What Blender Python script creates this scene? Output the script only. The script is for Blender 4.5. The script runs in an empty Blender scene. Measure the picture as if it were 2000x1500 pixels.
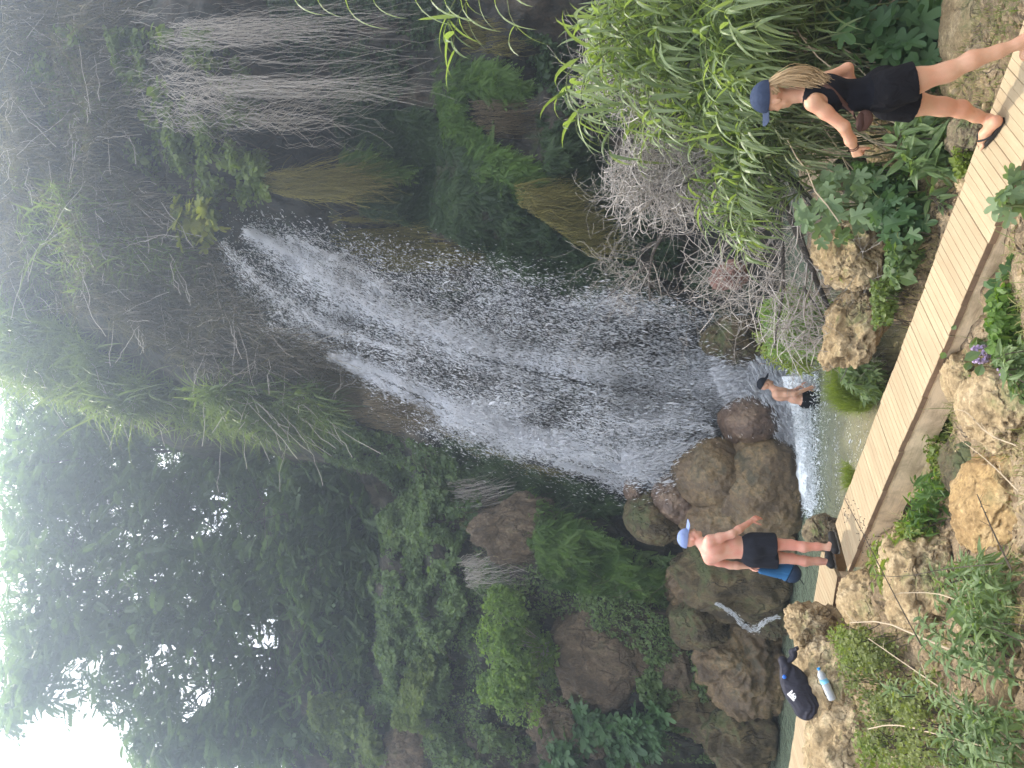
import bpy, math, numpy as np
from mathutils import Vector
rng = np.random.default_rng(11)
HAZE_D = .0102
sc = bpy.context.scene
C = sc.collection
R = math.radians
# ------------------------------------------------------------------ camera model (photo is 2000x1500, lying on its side)
FOC = 1540.0
PITCH = R(5.5)
CAM = np.array([0, 0, 4.0])
FW = np.array([0, math.cos(PITCH), math.sin(PITCH)])
UP = np.array([0, -math.sin(PITCH), math.cos(PITCH)])
RT = np.array([1.0, 0, 0])
def ray(ix, iy):
    ix = np.asarray(ix, float)[..., None]; iy = np.asarray(iy, float)[..., None]
    d = FW + RT * (750 - iy) / FOC - UP * (ix - 1000) / FOC
    return d / d[..., 1:2]
def at(ix, iy, Y):
    """the place in the world, Y metres ahead of the camera, that the photo shows at (ix, iy)"""
    return CAM + ray(ix, iy) * np.asarray(Y, float)[..., None]
def onz(ix, iy, z):
    r = ray(ix, iy)
    return CAM + r * ((z - CAM[2]) / r[..., 2])[..., None]
cam = bpy.data.cameras.new('camera'); camo = bpy.data.objects.new('camera', cam); C.objects.link(camo)
cam.sensor_width = 36; cam.lens = 36 * FOC / 2000; cam.clip_end = 2000; cam.clip_start = 0.05
from mathutils import Matrix
m = Matrix.Identity(4)
for i in range(3):
    m[i][0] = -UP[i]; m[i][1] = RT[i]; m[i][2] = -FW[i]; m[i][3] = CAM[i]
camo.matrix_world = m
sc.camera = camo
# ------------------------------------------------------------------ numpy helpers
def _hash(i, j, k, s):
    n = (i.astype(np.uint32) * np.uint32(73856093)) ^ (j.astype(np.uint32) * np.uint32(19349663)) ^ (k.astype(np.uint32) * np.uint32(83492791)) ^ np.uint32(s * 2654435 + 17)
    n = (n ^ (n >> np.uint32(13))) * np.uint32(1274126177)
    n = n ^ (n >> np.uint32(16))
    n = n * np.uint32(2246822519); n = n ^ (n >> np.uint32(15))
    return n.astype(np.float64) / 4294967295.0
def vnoise(P, s=0):
    P = np.asarray(P, float)
    f0 = np.floor(P); t = P - f0; t = t * t * (3 - 2 * t)
    i, j, k = [f0[..., a].astype(np.int64) for a in range(3)]
    out = 0
    for a in (0, 1):
        for b in (0, 1):
            for c in (0, 1):
                w = (t[..., 0] if a else 1 - t[..., 0]) * (t[..., 1] if b else 1 - t[..., 1]) * (t[..., 2] if c else 1 - t[..., 2])
                out = out + w * _hash(i + a, j + b, k + c, s)
    return out * 2 - 1
def fbm(P, o=4, s=0, g=0.5):
    P = np.asarray(P, float); a = 1.0; tot = 0; out = 0
    for q in range(o):
        out = out + a * vnoise(P * 2.0 ** q + q * 7.3, s + q); tot += a; a *= g
    return out / tot
def nrm(v):
    return v / np.maximum(np.linalg.norm(v, axis=-1, keepdims=True), 1e-9)
def rvec(n):
    return nrm(rng.normal(size=(n, 3)))
def inpoly(px, py, poly):
    poly = np.asarray(poly, float); ins = np.zeros(px.shape, bool)
    x0, y0 = poly[-1]
    for x1, y1 in poly:
        c = ((y0 > py) != (y1 > py)) & (px < (x1 - x0) * (py - y0) / (y1 - y0 + 1e-12) + x0)
        ins ^= c; x0, y0 = x1, y1
    return ins
def sample_poly(poly, n):
    poly = np.asarray(poly, float); lo, hi = poly.min(0), poly.max(0); out = []; k = 0
    while k < n:
        q = rng.uniform(lo, hi, (n * 2 + 50, 2)); q = q[inpoly(q[:, 0], q[:, 1], poly)]
        out.append(q); k += len(q)
    return np.concatenate(out)[:n]
def resample(P, n):
    P = np.asarray(P, float)
    if len(P) > 2:   # one pass of corner rounding
        Q = [P[0]]
        for i in range(1, len(P) - 1): Q += [P[i] * .75 + P[i - 1] * .25, P[i] * .75 + P[i + 1] * .25]
        P = np.array(Q + [P[-1]])
    s = np.concatenate([[0], np.cumsum(np.linalg.norm(np.diff(P, axis=0), axis=1))])
    t = np.linspace(0, s[-1], n)
    return np.stack([np.interp(t, s, P[:, a]) for a in range(P.shape[1])], 1)
# ------------------------------------------------------------------ meshes
class Geo:
    def __init__(s): s.V = []; s.F = []; s.T = []; s.n = 0
    def add(s, V, F, t=0.5):
        V = np.asarray(V, float).reshape(-1, 3)
        for f in (F if isinstance(F, list) else [F]):
            s.F.append(np.asarray(f, np.int64) + s.n)
        s.V.append(V); s.T.append(np.broadcast_to(np.asarray(t, float), (len(V),))); s.n += len(V)
        return s
    def mesh(s, name, smooth=False):
        me = bpy.data.meshes.new(name)
        V = np.concatenate(s.V); me.vertices.add(len(V)); me.vertices.foreach_set('co', V.astype(np.float32).ravel())
        lv = np.concatenate([f.ravel() for f in s.F]); tot = np.concatenate([np.full(len(f), f.shape[1]) for f in s.F])
        me.loops.add(len(lv)); me.loops.foreach_set('vertex_index', lv.astype(np.int32))
        me.polygons.add(len(tot)); st = np.concatenate([[0], np.cumsum(tot)[:-1]])
        me.polygons.foreach_set('loop_start', st.astype(np.int32))
        a = me.attributes.new('tint', 'FLOAT', 'POINT'); a.data.foreach_set('value', np.concatenate(s.T).astype(np.float32))
        me.polygons.foreach_set('use_smooth', np.full(len(tot), bool(smooth)))
        me.update(calc_edges=True)
        return me
    def obj(s, name, mat, parent=None, smooth=False, loc=None):
        if not s.V: return None
        if loc is not None:
            loc = np.asarray(loc, float); s.V = [v - loc for v in s.V]
        me = s.mesh(name, smooth); me.materials.append(mat)
        o = bpy.data.objects.new(name, me); C.objects.link(o)
        if loc is not None: o.location = loc
        if parent is not None:
            o.parent = parent; o.matrix_parent_inverse = Matrix.Translation(-Vector(parent.location)) if loc is None else Matrix.Identity(4)
        return o
def tag(o, label=None, cat=None, group=None, kind=None):
    if label: o['label'] = label
    if cat: o['category'] = cat
    if group: o['group'] = group
    if kind: o['kind'] = kind
    return o
def thing(name, label, cat, loc, group=None):
    o = bpy.data.objects.new(name, None); C.objects.link(o); o.location = [float(v) for v in loc]; o.empty_display_size = .2
    return tag(o, label, cat, group)
def gridfaces(nu, nv, closed=False):
    i = np.arange(nu - 1)[:, None]; j = np.arange(nv if closed else nv - 1)[None, :]
    j2 = (j + 1) % nv
    return np.stack([i * nv + j, (i + 1) * nv + j, (i + 1) * nv + j2, i * nv + j2], -1).reshape(-1, 4)
def tubes(G, P, rad, ns=4, t=0.5):
    """P (m,k,3) polylines, rad (m,k)"""
    P = np.asarray(P, float)
    if P.ndim == 2: P = P[None]
    m_, k, _ = P.shape; rad = np.broadcast_to(np.asarray(rad, float), (m_, k))
    T = nrm(np.gradient(P, axis=1)); ref = np.where(np.abs(T[..., 2:3]) > .9, np.array([1., 0, 0]), np.array([0, 0, 1.]))
    A = nrm(np.cross(T, ref)); B = np.cross(T, A)
    an = np.arange(ns) * 2 * np.pi / ns
    V = P[:, :, None] + rad[:, :, None, None] * (A[:, :, None] * np.cos(an)[:, None] + B[:, :, None] * np.sin(an)[:, None])
    F = gridfaces(k, ns, True)
    F = (F[None] + (np.arange(m_) * k * ns)[:, None, None]).reshape(-1, 4)
    t = np.broadcast_to(np.asarray(t, float), (m_,))
    cap = np.concatenate([np.arange(m_)[:, None] * k * ns + np.arange(ns)[::-1], np.arange(m_)[:, None] * k * ns + (k - 1) * ns + np.arange(ns)])
    G.add(V.reshape(-1, 3), [F, cap], np.repeat(t, k * ns))
def inst(G, TV, TF, pos, X, Yd, size, t):
    """copies of template TV (x across, y along, z normal) at pos; X across dir, Yd along dir"""
    Yd = nrm(Yd); X = nrm(X - Yd * (X * Yd).sum(-1, keepdims=True)); Z = np.cross(X, Yd)
    size = np.broadcast_to(np.asarray(size, float).reshape(len(np.atleast_1d(size)), -1) if np.ndim(size) else np.asarray(size), (len(pos), 3)) if np.ndim(size) < 2 else size
    V = pos[:, None] + (TV[None, :, 0:1] * size[:, None, 0:1]) * X[:, None] + (TV[None, :, 1:2] * size[:, None, 1:2]) * Yd[:, None] + (TV[None, :, 2:3] * size[:, None, 2:3]) * Z[:, None]
    n = len(TV); off = (np.arange(len(pos)) * n)[:, None, None]
    G.add(V.reshape(-1, 3), [(f[None] + off).reshape(-1, f.shape[1]) for f in TF], np.repeat(np.broadcast_to(t, (len(pos),)), n))
def blades(G, P0, D0, L, W, droop, k=5, t=0.5, fold=0.25, twist=0.0, prof=None):
    """long bending leaves: P0 base, D0 first direction, L length, W width, droop how far gravity bends them"""
    n = len(P0); L = np.broadcast_to(L, (n,)); W = np.broadcast_to(W, (n,)); droop = np.broadcast_to(droop, (n,))
    D = nrm(D0); P = P0.copy(); pts = [P.copy()]; dirs = [D.copy()]
    for j in range(k):
        D = nrm(D + np.array([0, 0, -1.]) * (droop / k * (0.5 + j / k * 1.2))[:, None])
        P = P + D * (L / k)[:, None]; pts.append(P.copy()); dirs.append(D.copy())
    pts = np.stack(pts, 1); dirs = np.stack(dirs, 1)
    side0 = nrm(np.cross(dirs[:, 0], np.array([0, 0, 1.])) + rng.normal(0, twist, (n, 3)))
    side = nrm(side0[:, None] - dirs * (side0[:, None] * dirs).sum(-1, keepdims=True)); nor = np.cross(side, dirs)
    s = np.linspace(0, 1, k + 1); w = prof if prof is not None else np.minimum(1, s * 6 + .35) * (1 - s ** 2.2) + .02
    w = w[None, :, None] * W[:, None, None] / 2
    a = pts - side * w + nor * w * fold; c = pts + side * w + nor * w * fold
    V = np.stack([a, pts, c], 2)
    F = gridfaces(k + 1, 3); F = (F[None] + (np.arange(n) * (k + 1) * 3)[:, None, None]).reshape(-1, 4)
    G.add(V.reshape(-1, 3), F, np.repeat(np.broadcast_to(t, (n,)), (k + 1) * 3))
# leaf templates (x across, y along from the stalk, z normal)
OVAL = (np.array([[0, 0, 0], [-.34, .3, .08], [-.36, .62, .06], [0, 1, -.08], [.36, .62, .06], [.34, .3, .08], [0, .5, -.03]]), [np.array([[0, 6, 2, 1], [6, 3, 2, 2], [0, 5, 4, 6], [6, 4, 3, 3]])[:, :][[0, 2]], np.array([[6, 3, 2], [6, 4, 3]])])
DIAM = (np.array([[0, 0, 0], [-.32, .45, .1], [0, 1, -.05], [.32, .45, .1]]), [np.array([[0, 2, 1], [0, 3, 2]])])
LANCE = (np.array([[0, 0, 0], [-.13, .25, .04], [-.14, .55, .02], [0, 1, -.12], [.14, .55, .02], [.13, .25, .04], [0, .3, -.01], [0, .6, -.03]]), [np.array([[0, 6, 1], [7, 3, 2], [0, 5, 6], [7, 4, 3]]), np.array([[6, 7, 2, 1], [6, 5, 4, 7]])])
def _fig():
    half = [(0, 0), (.10, .04), (.30, .02), (.40, .16), (.30, .27), (.17, .33), (.34, .42), (.47, .60), (.40, .72), (.26, .66), (.14, .56), (.17, .78), (.12, .93), (0, 1)]
    pts = half + [(-x, y) for x, y in half[-2:0:-1]]
    V = [(x, y, .22 * abs(x) - .12 * y * y) for x, y in pts] + [(0, .40, -.02)]
    c = len(pts)
    return np.array(V), [np.array([[c, i, (i + 1) % c] for i in range(c)])]
FIG = _fig()
def _pinnate(np_=8, w=.16, l=.34):
    V = []; F = []
    for j in range(np_):
        y = .15 + .85 * j / np_; ll = l * (1 - .45 * abs(j / np_ - .35))
        for s in (-1, 1):
            b = len(V); d = np.array([s * .93, .36, -.28 - .25 * y]); d /= np.linalg.norm(d); q = np.array([-d[1] * s, d[0] * s, 0]) * w / 2
            o = np.array([0, y, -.18 * y * y])
            V += [o, o + d * ll * .5 + q, o + d * ll, o + d * ll * .5 - q]; F.append([b, b + 1, b + 2, b + 3])
    b = len(V); d = np.array([0, .9, -.5]) * .3; o = np.array([0, 1, -.18]); V += [o, o + d * .5 + [w / 2, 0, 0], o + d, o + d * .5 - [w / 2, 0, 0]]; F.append([b, b + 1, b + 2, b + 3])
    b = len(V); V += [[-.008, 0, 0], [.008, 0, 0], [.006, 1, -.18], [-.006, 1, -.18]]; F.append([b, b + 1, b + 2, b + 3])
    return np.array(V), [np.array(F)]
PINNATE = _pinnate()
FERN = _pinnate(9, .085, .30)
def scatter_leaves(G, pos, tmpl, size, t, face=(0, -.6, .7), droop=.5, spread=.8, sizevar=.35):
    """leaves at pos whose blades face mostly towards `face` and whose tips hang"""
    n = len(pos); nor = nrm(np.asarray(face, float) + rng.normal(0, spread * .6, (n, 3)))
    along = nrm(rng.normal(0, 1, (n, 3)) + np.array([0, -.3, -droop * 2]))
    along = nrm(along - nor * (along * nor).sum(-1, keepdims=True)); X = np.cross(along, nor)
    s = size * np.exp(rng.normal(0, sizevar, n)); s = np.stack([s * rng.uniform(.85, 1.15, n), s, s], 1)
    inst(G, tmpl[0], tmpl[1], pos, X, along, s, t)
# ------------------------------------------------------------------ materials
def newmat(name):
    mt = bpy.data.materials.new(name); mt.use_nodes = True; nt = mt.node_tree; nt.nodes.clear()
    out = nt.nodes.new('ShaderNodeOutputMaterial')
    return mt, nt, out
def nd(nt, typ, **kw):
    n = nt.nodes.new('ShaderNode' + typ)
    for k, v in kw.items():
        if k.startswith('_'): setattr(n, k[1:], v); continue
        key = k.replace('__', ' ')
        soc = n.inputs[int(key[1:])] if key[0] == 'i' and key[1:].isdigit() else n.inputs[key]
        if hasattr(v, 'is_output') or isinstance(v, bpy.types.NodeSocket): nt.links.new(v, soc)
        else: soc.default_value = v
    return n
def col(c, a=1): return (c[0], c[1], c[2], a)
def mixc(nt, f, a, b, mode='MIX'):
    n = nt.nodes.new('ShaderNodeMix'); n.data_type = 'RGBA'; n.blend_type = mode
    for s, v in ((n.inputs[0], f), (n.inputs[6], a), (n.inputs[7], b)):
        if isinstance(v, bpy.types.NodeSocket): nt.links.new(v, s)
        else: s.default_value = v if not isinstance(v, tuple) or len(v) == 4 else col(v)
    return n.outputs[2]
def maprange(nt, v, a, b, c=0., d=1.):
    n = nd(nt, 'MapRange', Value=v); n.inputs[1].default_value = a; n.inputs[2].default_value = b; n.inputs[3].default_value = c; n.inputs[4].default_value = d
    return n.outputs[0]
def math_(nt, op, a, b=0.):
    n = nt.nodes.new('ShaderNodeMath'); n.operation = op
    for s, v in ((n.inputs[0], a), (n.inputs[1], b)):
        if isinstance(v, bpy.types.NodeSocket): nt.links.new(v, s)
        else: s.default_value = v
    return n.outputs[0]
def ramp(nt, f, stops):
    n = nd(nt, 'ValToRGB', Fac=f); e = n.color_ramp.elements
    while len(e) < len(stops): e.new(.5)
    for q, (p, c) in zip(e, stops): q.position = p; q.color = col(c)
    return n.outputs[0]
def noise(nt, vec, scale, detail=4, rough=.55, dist=0.):
    return nd(nt, 'TexNoise', Vector=vec, Scale=scale, Detail=detail, Roughness=rough, Distortion=dist).outputs[0]
def coords(nt, scale=(1, 1, 1)):
    tc = nt.nodes.new('ShaderNodeTexCoord')
    return nd(nt, 'Mapping', Vector=tc.outputs['Object'], Scale=scale).outputs[0]
def leaf_mat(name, dark, light, trans=.35, rough=.5, tcol=None, spec=.35):
    mt, nt, out = newmat(name)
    t = nd(nt, 'Attribute', _attribute_name='tint').outputs['Fac']
    c = mixc(nt, t, dark, light)
    p = nd(nt, 'BsdfPrincipled', Base__Color=c, Roughness=rough); p.inputs['Specular IOR Level'].default_value = spec
    if trans > 0:
        tc = mixc(nt, .75, c, tcol or (min(1, light[0] * 1.6 + .03), min(1, light[1] * 1.7 + .05), light[2] * .8))
        tr = nd(nt, 'BsdfTranslucent', Color=tc)
        mx = nd(nt, 'MixShader', i0=trans, i1=p.outputs[0], i2=tr.outputs[0])
        nt.links.new(mx.outputs[0], out.inputs[0])
    else: nt.links.new(p.outputs[0], out.inputs[0])
    return mt
def rock_mat(name, c1, c2, c3, scale=1.5, moss=None, mossamt=.0, rough=.85, bump=.6, stretch=(1, 1, 1), fine=14., pits=1.0, speck=.75, crack=.8):
    mt, nt, out = newmat(name); v = coords(nt, stretch)
    n1 = noise(nt, v, scale, 6, .6, .4); n2 = noise(nt, v, fine, 6, .7); n3 = noise(nt, v, scale * .45, 3, .5)
    c = ramp(nt, n1, [(.36, c1), (.5, c2), (.63, c3)])
    n4 = noise(nt, v, scale * 3.3, 6, .65, .6)
    c = mixc(nt, maprange(nt, n4, .35, .6, .55, .0), c, tuple(x * .55 for x in c1))
    c = mixc(nt, maprange(nt, n2, .3, .75, .0, .6), c, tuple(x * .4 for x in c1))
    n5 = noise(nt, v, fine * 2.6, 5, .75); c = mixc(nt, maprange(nt, n5, .36, .50, speck, .0), c, tuple(x * .5 for x in c1))
    wv = nt.nodes.new('ShaderNodeVectorMath'); wv.operation = 'ADD'; nt.links.new(v, wv.inputs[0]); nz_ = nd(nt, 'TexNoise', Vector=v, Scale=scale * 1.5, Detail=4); nt.links.new(nz_.outputs[1], wv.inputs[1]); vc = nd(nt, 'TexVoronoi', Vector=wv.outputs[0], Scale=scale * .8, _feature='DISTANCE_TO_EDGE').outputs[0]; ck = math_(nt, 'MULTIPLY', maprange(nt, vc, .0, .045, 1, 0), maprange(nt, n3, .40, .58)); c = mixc(nt, math_(nt, 'MULTIPLY', ck, crack), c, tuple(x * .2 for x in c1)); c = mixc(nt, maprange(nt, n5, .56, .70, .0, .45), c, tuple(min(1, x * 1.25) for x in c3))
    if moss:
        g = nd(nt, 'NewGeometry'); nz = nd(nt, 'SeparateXYZ', Vector=g.outputs['Normal']).outputs[2]
        f = math_(nt, 'ADD', math_(nt, 'MULTIPLY', n3, 1.0), math_(nt, 'MULTIPLY', nz, .22)); f = math_(nt, 'ADD', f, math_(nt, 'MULTIPLY', n4, .75)); f = math_(nt, 'ADD', f, math_(nt, 'MULTIPLY', n2, .35))
        f = maprange(nt, f, 1.30 - mossamt, 1.52 - mossamt, 0, .85)
        c = mixc(nt, f, c, mixc(nt, n2, tuple(x * .6 for x in moss), tuple(x * 1.4 for x in moss)))
    p = nd(nt, 'BsdfPrincipled', Base__Color=c, Roughness=rough)
    vo = nd(nt, 'TexVoronoi', Vector=v, Scale=fine * .8).outputs[0]
    h = math_(nt, 'ADD', math_(nt, 'MULTIPLY', n2, .7), math_(nt, 'MULTIPLY', vo, .4 * pits)); h = math_(nt, 'ADD', h, math_(nt, 'MULTIPLY', n1, .8)); h = math_(nt, 'ADD', h, math_(nt, 'MULTIPLY', n5, .7 * speck)); h = math_(nt, 'SUBTRACT', h, math_(nt, 'MULTIPLY', ck, crack))
    b = nd(nt, 'Bump', Height=h, Strength=bump, Distance=.06); nt.links.new(b.outputs[0], p.inputs['Normal'])
    nt.links.new(p.outputs[0], out.inputs[0]); return mt
def plain_mat(name, c, rough=.6, var=.15, scale=20, spec=.3, bump=0, sss=0, metallic=0, coat=0):
    mt, nt, out = newmat(name); v = coords(nt); n = noise(nt, v, scale, 4, .6)
    cc = mixc(nt, n, tuple(x * (1 - var) for x in c), tuple(min(1, x * (1 + var)) for x in c))
    p = nd(nt, 'BsdfPrincipled', Base__Color=cc, Roughness=rough, Metallic=metallic); p.inputs['Specular IOR Level'].default_value = spec
    if sss: p.inputs['Subsurface Weight'].default_value = sss; p.inputs['Subsurface Radius'].default_value = (.02, .008, .004); p.inputs['Subsurface Scale'].default_value = .5
    if bump:
        b = nd(nt, 'Bump', Height=n, Strength=bump, Distance=.01); nt.links.new(b.outputs[0], p.inputs['Normal'])
    nt.links.new(p.outputs[0], out.inputs[0]); return mt
def wood_mat(name, c1, c2, stain=.5, axis=(1, 12, 12), dark=(.12, .08, .05)):
    mt, nt, out = newmat(name); v = coords(nt, axis)
    n1 = noise(nt, v, 2.2, 6, .65, .6); v2 = coords(nt, (2.2, .8, 2.5)); n2 = noise(nt, v2, 2.0, 6, .65, .5); n3 = noise(nt, v2, 60, 3, .6)
    t = nd(nt, 'Attribute', _attribute_name='tint').outputs['Fac']
    c = mixc(nt, n1, c1, c2); c = mixc(nt, maprange(nt, t, 0, 1, 0, .4), c, tuple(x * .62 for x in c1))
    c = mixc(nt, math_(nt, 'MULTIPLY', maprange(nt, n2, .44, .66), stain), c, dark)
    n4 = noise(nt, coords(nt, tuple(a * 2.6 for a in axis)), 2.0, 5, .7, .2); c = mixc(nt, maprange(nt, n4, .52, .70, 0, .2 + .5 * stain), c, dark)
    c = mixc(nt, maprange(nt, n3, .55, .8, 0, .3), c, dark)
    p = nd(nt, 'BsdfPrincipled', Base__Color=c, Roughness=.75); p.inputs['Specular IOR Level'].default_value = .2
    b = nd(nt, 'Bump', Height=n1, Strength=.35, Distance=.01); nt.links.new(b.outputs[0], p.inputs['Normal'])
    nt.links.new(p.outputs[0], out.inputs[0]); return mt
# ------------------------------------------------------------------ daylight
SUN_EL, SUN_AZ = R(66), R(-17)
sd = Vector((math.sin(SUN_AZ) * math.cos(SUN_EL), math.cos(SUN_AZ) * math.cos(SUN_EL), math.sin(SUN_EL)))
li = bpy.data.lights.new('sun', 'SUN'); li.energy = 3.9; li.angle = R(.53); li.color = (1, .915, .78)
lo = bpy.data.objects.new('sun', li); C.objects.link(lo); lo.rotation_euler = sd.to_track_quat('Z', 'Y').to_euler(); lo.location = (0, 0, 40)
w = bpy.data.worlds.new('World'); sc.world = w; w.use_nodes = True
nt = w.node_tree; bg = nt.nodes['Background']
sky = nt.nodes.new('ShaderNodeTexSky'); sky.sky_type = 'NISHITA'; sky.sun_disc = False; sky.sun_elevation = SUN_EL; sky.sun_rotation = SUN_AZ % (2 * math.pi); sky.dust_density = 4.0; sky.air_density = 1.0; sky.ozone_density = 1.0
tcw = nt.nodes.new('ShaderNodeTexCoord'); cn = nd(nt, 'TexNoise', Vector=nd(nt, 'Mapping', Vector=tcw.outputs['Generated'], Scale=(1, 1, 2.2)).outputs[0], Scale=2.6, Detail=7, Roughness=.55)
cf = maprange(nt, cn.outputs[0], .32, .60, .35, .97)
cloud = mixc(nt, cn.outputs[0], (19, 19, 20, 1), (24, 23.5, 24, 1))
nt.links.new(mixc(nt, cf, sky.outputs[0], cloud), bg.inputs[0]); bg.inputs[1].default_value = .125
sc.view_settings.view_transform = 'Standard'; sc.view_settings.look = 'None'; sc.view_settings.exposure = .66; sc.view_settings.gamma = 1
sc.render.engine = 'CYCLES'; cy = sc.cycles
cy.max_bounces = 7; cy.diffuse_bounces = 3; cy.glossy_bounces = 2; cy.transmission_bounces = 5; cy.transparent_max_bounces = 12; cy.volume_bounces = 0
cy.use_denoising = True; cy.sample_clamp_indirect = 4; cy.use_adaptive_sampling = True; cy.adaptive_threshold = .008
cy.caustics_reflective = False; cy.caustics_refractive = False
try: cy.denoiser = 'OPENIMAGEDENOISE'; cy.denoising_prefilter = 'ACCURATE'
except Exception: pass
# ------------------------------------------------------------------ terrain
def idw(px, py, pts, power=2.5, soft=.15):
    pts = np.asarray(pts, float); num = np.zeros(px.shape); den = np.zeros(px.shape)
    for a, b, v in pts:
        wgt = 1 / ((px - a) ** 2 + (py - b) ** 2 + soft) ** (power / 2) ; num += wgt * v; den += wgt
    return num / den
TP = [(0, 0, 2.4), (-3, 1, 2.3), (3, 1, 2.2), (0, 3, 1.9), (-3, 3, 1.8), (3, 3, 1.6), (0, -6, 3), (-12, -10, 4), (12, -10, 4)]
for a in [(2000, 1450, 4.8), (1900, 1400, 5.6), (1800, 1300, 6.5), (1700, 1300, 7.6), (1660, 1400, 8.2), (1650, 1250, 8.3), (1730, 1150, 7.6), (1700, 1115, 8.1), (1850, 1200, 6.0), (2000, 1200, 4.9), (2000, 1000, 5.3), (1920, 1000, 6.3), (1870, 980, 6.9), (1845, 850, 7.7), (1960, 800, 6.0), (1900, 740, 6.6), (2010, 600, 5.3), (1975, 540, 5.9), (1890, 100, 6.5), (1930, 60, 6.0), (1955, 10, 5.7), (1870, 200, 6.9), (1885, 330, 6.7), (1770, 400, 7.6), (1720, 560, 8.2), (1670, 500, 8.8)]:
    q = at(*a); TP.append((q[0], q[1], q[2]))
TP += [(x, y, -.75) for x in (-8, -6, -4, -2.5, -1, .3) for y in (12, 14, 16)] + [(x, y, -1.2) for x in range(-14, 15, 4) for y in (18, 20.5)]
TP += [(1.6, 11.2, .1), (1.2, 12.5, 0), (1.7, 14, .1), (3.2, 12, .7), (4.2, 10, 1.1), (.5, 10.2, -.3), (-1, 10, -.6), (-2.4, 10.3, -.6), (-4.2, 10.6, -.5), (-6.5, 10.2, -.1), (0, 9.2, -.3), (-.6, 8.4, -.4), (3.6, 7.2, 1.0), (5, 7, 1.2), (5.4, 10, 1.4), (6.5, 14, 1.5), (-9, 7, 1.2), (-7, 8.5, .9), (-12, 12, 0), (11, 6, 2), (12, 13, 2)]
TP += [(x, 27, 8) for x in (-16, -8, 0)] + [(8, 27, 14), (16, 27, 15)] + [(x, 38, 9) for x in range(-24, 25, 8)]
def terr(x, y):
    z = idw(x, y, TP); P = np.stack([x, y, 0 * x], -1)
    return z + (fbm(P * .9, 4, 3) * .22 + fbm(P * 3.1, 4, 5) * .13 - np.abs(fbm(P * 1.9, 3, 8)) * .12 + .03) * np.clip((np.abs(x) + np.abs(y) * 0 < 60) * 1., 0, 1)
tx = np.concatenate([np.linspace(-400, -16, 14)[:-1], np.linspace(-16, -7, 50)[:-1], np.linspace(-7, 7, 300)[:-1], np.linspace(7, 16, 50)[:-1], np.linspace(16, 400, 14)])
ty = np.concatenate([np.linspace(-400, -4, 14)[:-1], np.linspace(-4, 3.5, 30)[:-1], np.linspace(3.5, 13, 230)[:-1], np.linspace(13, 30, 40)[:-1], np.linspace(30, 400, 14)])
TX, TY = np.meshgrid(tx, ty, indexing='ij'); TZ = terr(TX, TY)
def zt(x, y):
    x = np.asarray(x, float); y = np.asarray(y, float)
    i = np.clip(np.searchsorted(tx, x) - 1, 0, len(tx) - 2); j = np.clip(np.searchsorted(ty, y) - 1, 0, len(ty) - 2)
    u = (x - tx[i]) / (tx[i + 1] - tx[i]); v = (y - ty[j]) / (ty[j + 1] - ty[j])
    return TZ[i, j] * (1 - u) * (1 - v) + TZ[i + 1, j] * u * (1 - v) + TZ[i, j + 1] * (1 - u) * v + TZ[i + 1, j + 1] * u * v
M_soil = rock_mat('sandy_soil', (.22, .15, .08), (.42, .31, .185), (.54, .42, .27), 2.2, None, 0, .95, .8, fine=18)
g = Geo(); g.add(np.stack([TX, TY, TZ], -1).reshape(-1, 3), gridfaces(len(tx), len(ty))[:, ::-1]); tag(g.obj('ground', M_soil, smooth=True), kind='structure')
def hit_ground(ix, iy, h=0.):
    """where the line of sight through (ix,iy) meets the near bank (+h)"""
    r = ray(ix, iy); Y = np.full(np.shape(ix), 3.0); done = np.zeros(np.shape(ix), bool)
    for s in np.arange(3.2, 16, .06):
        p = CAM + r * s; b = (p[..., 2] < zt(p[..., 0], p[..., 1]) + h) & ~done
        Y = np.where(b, s, Y); done |= b
    Y = np.where(done, Y, 16)
    return CAM + r * Y[..., None]
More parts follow.
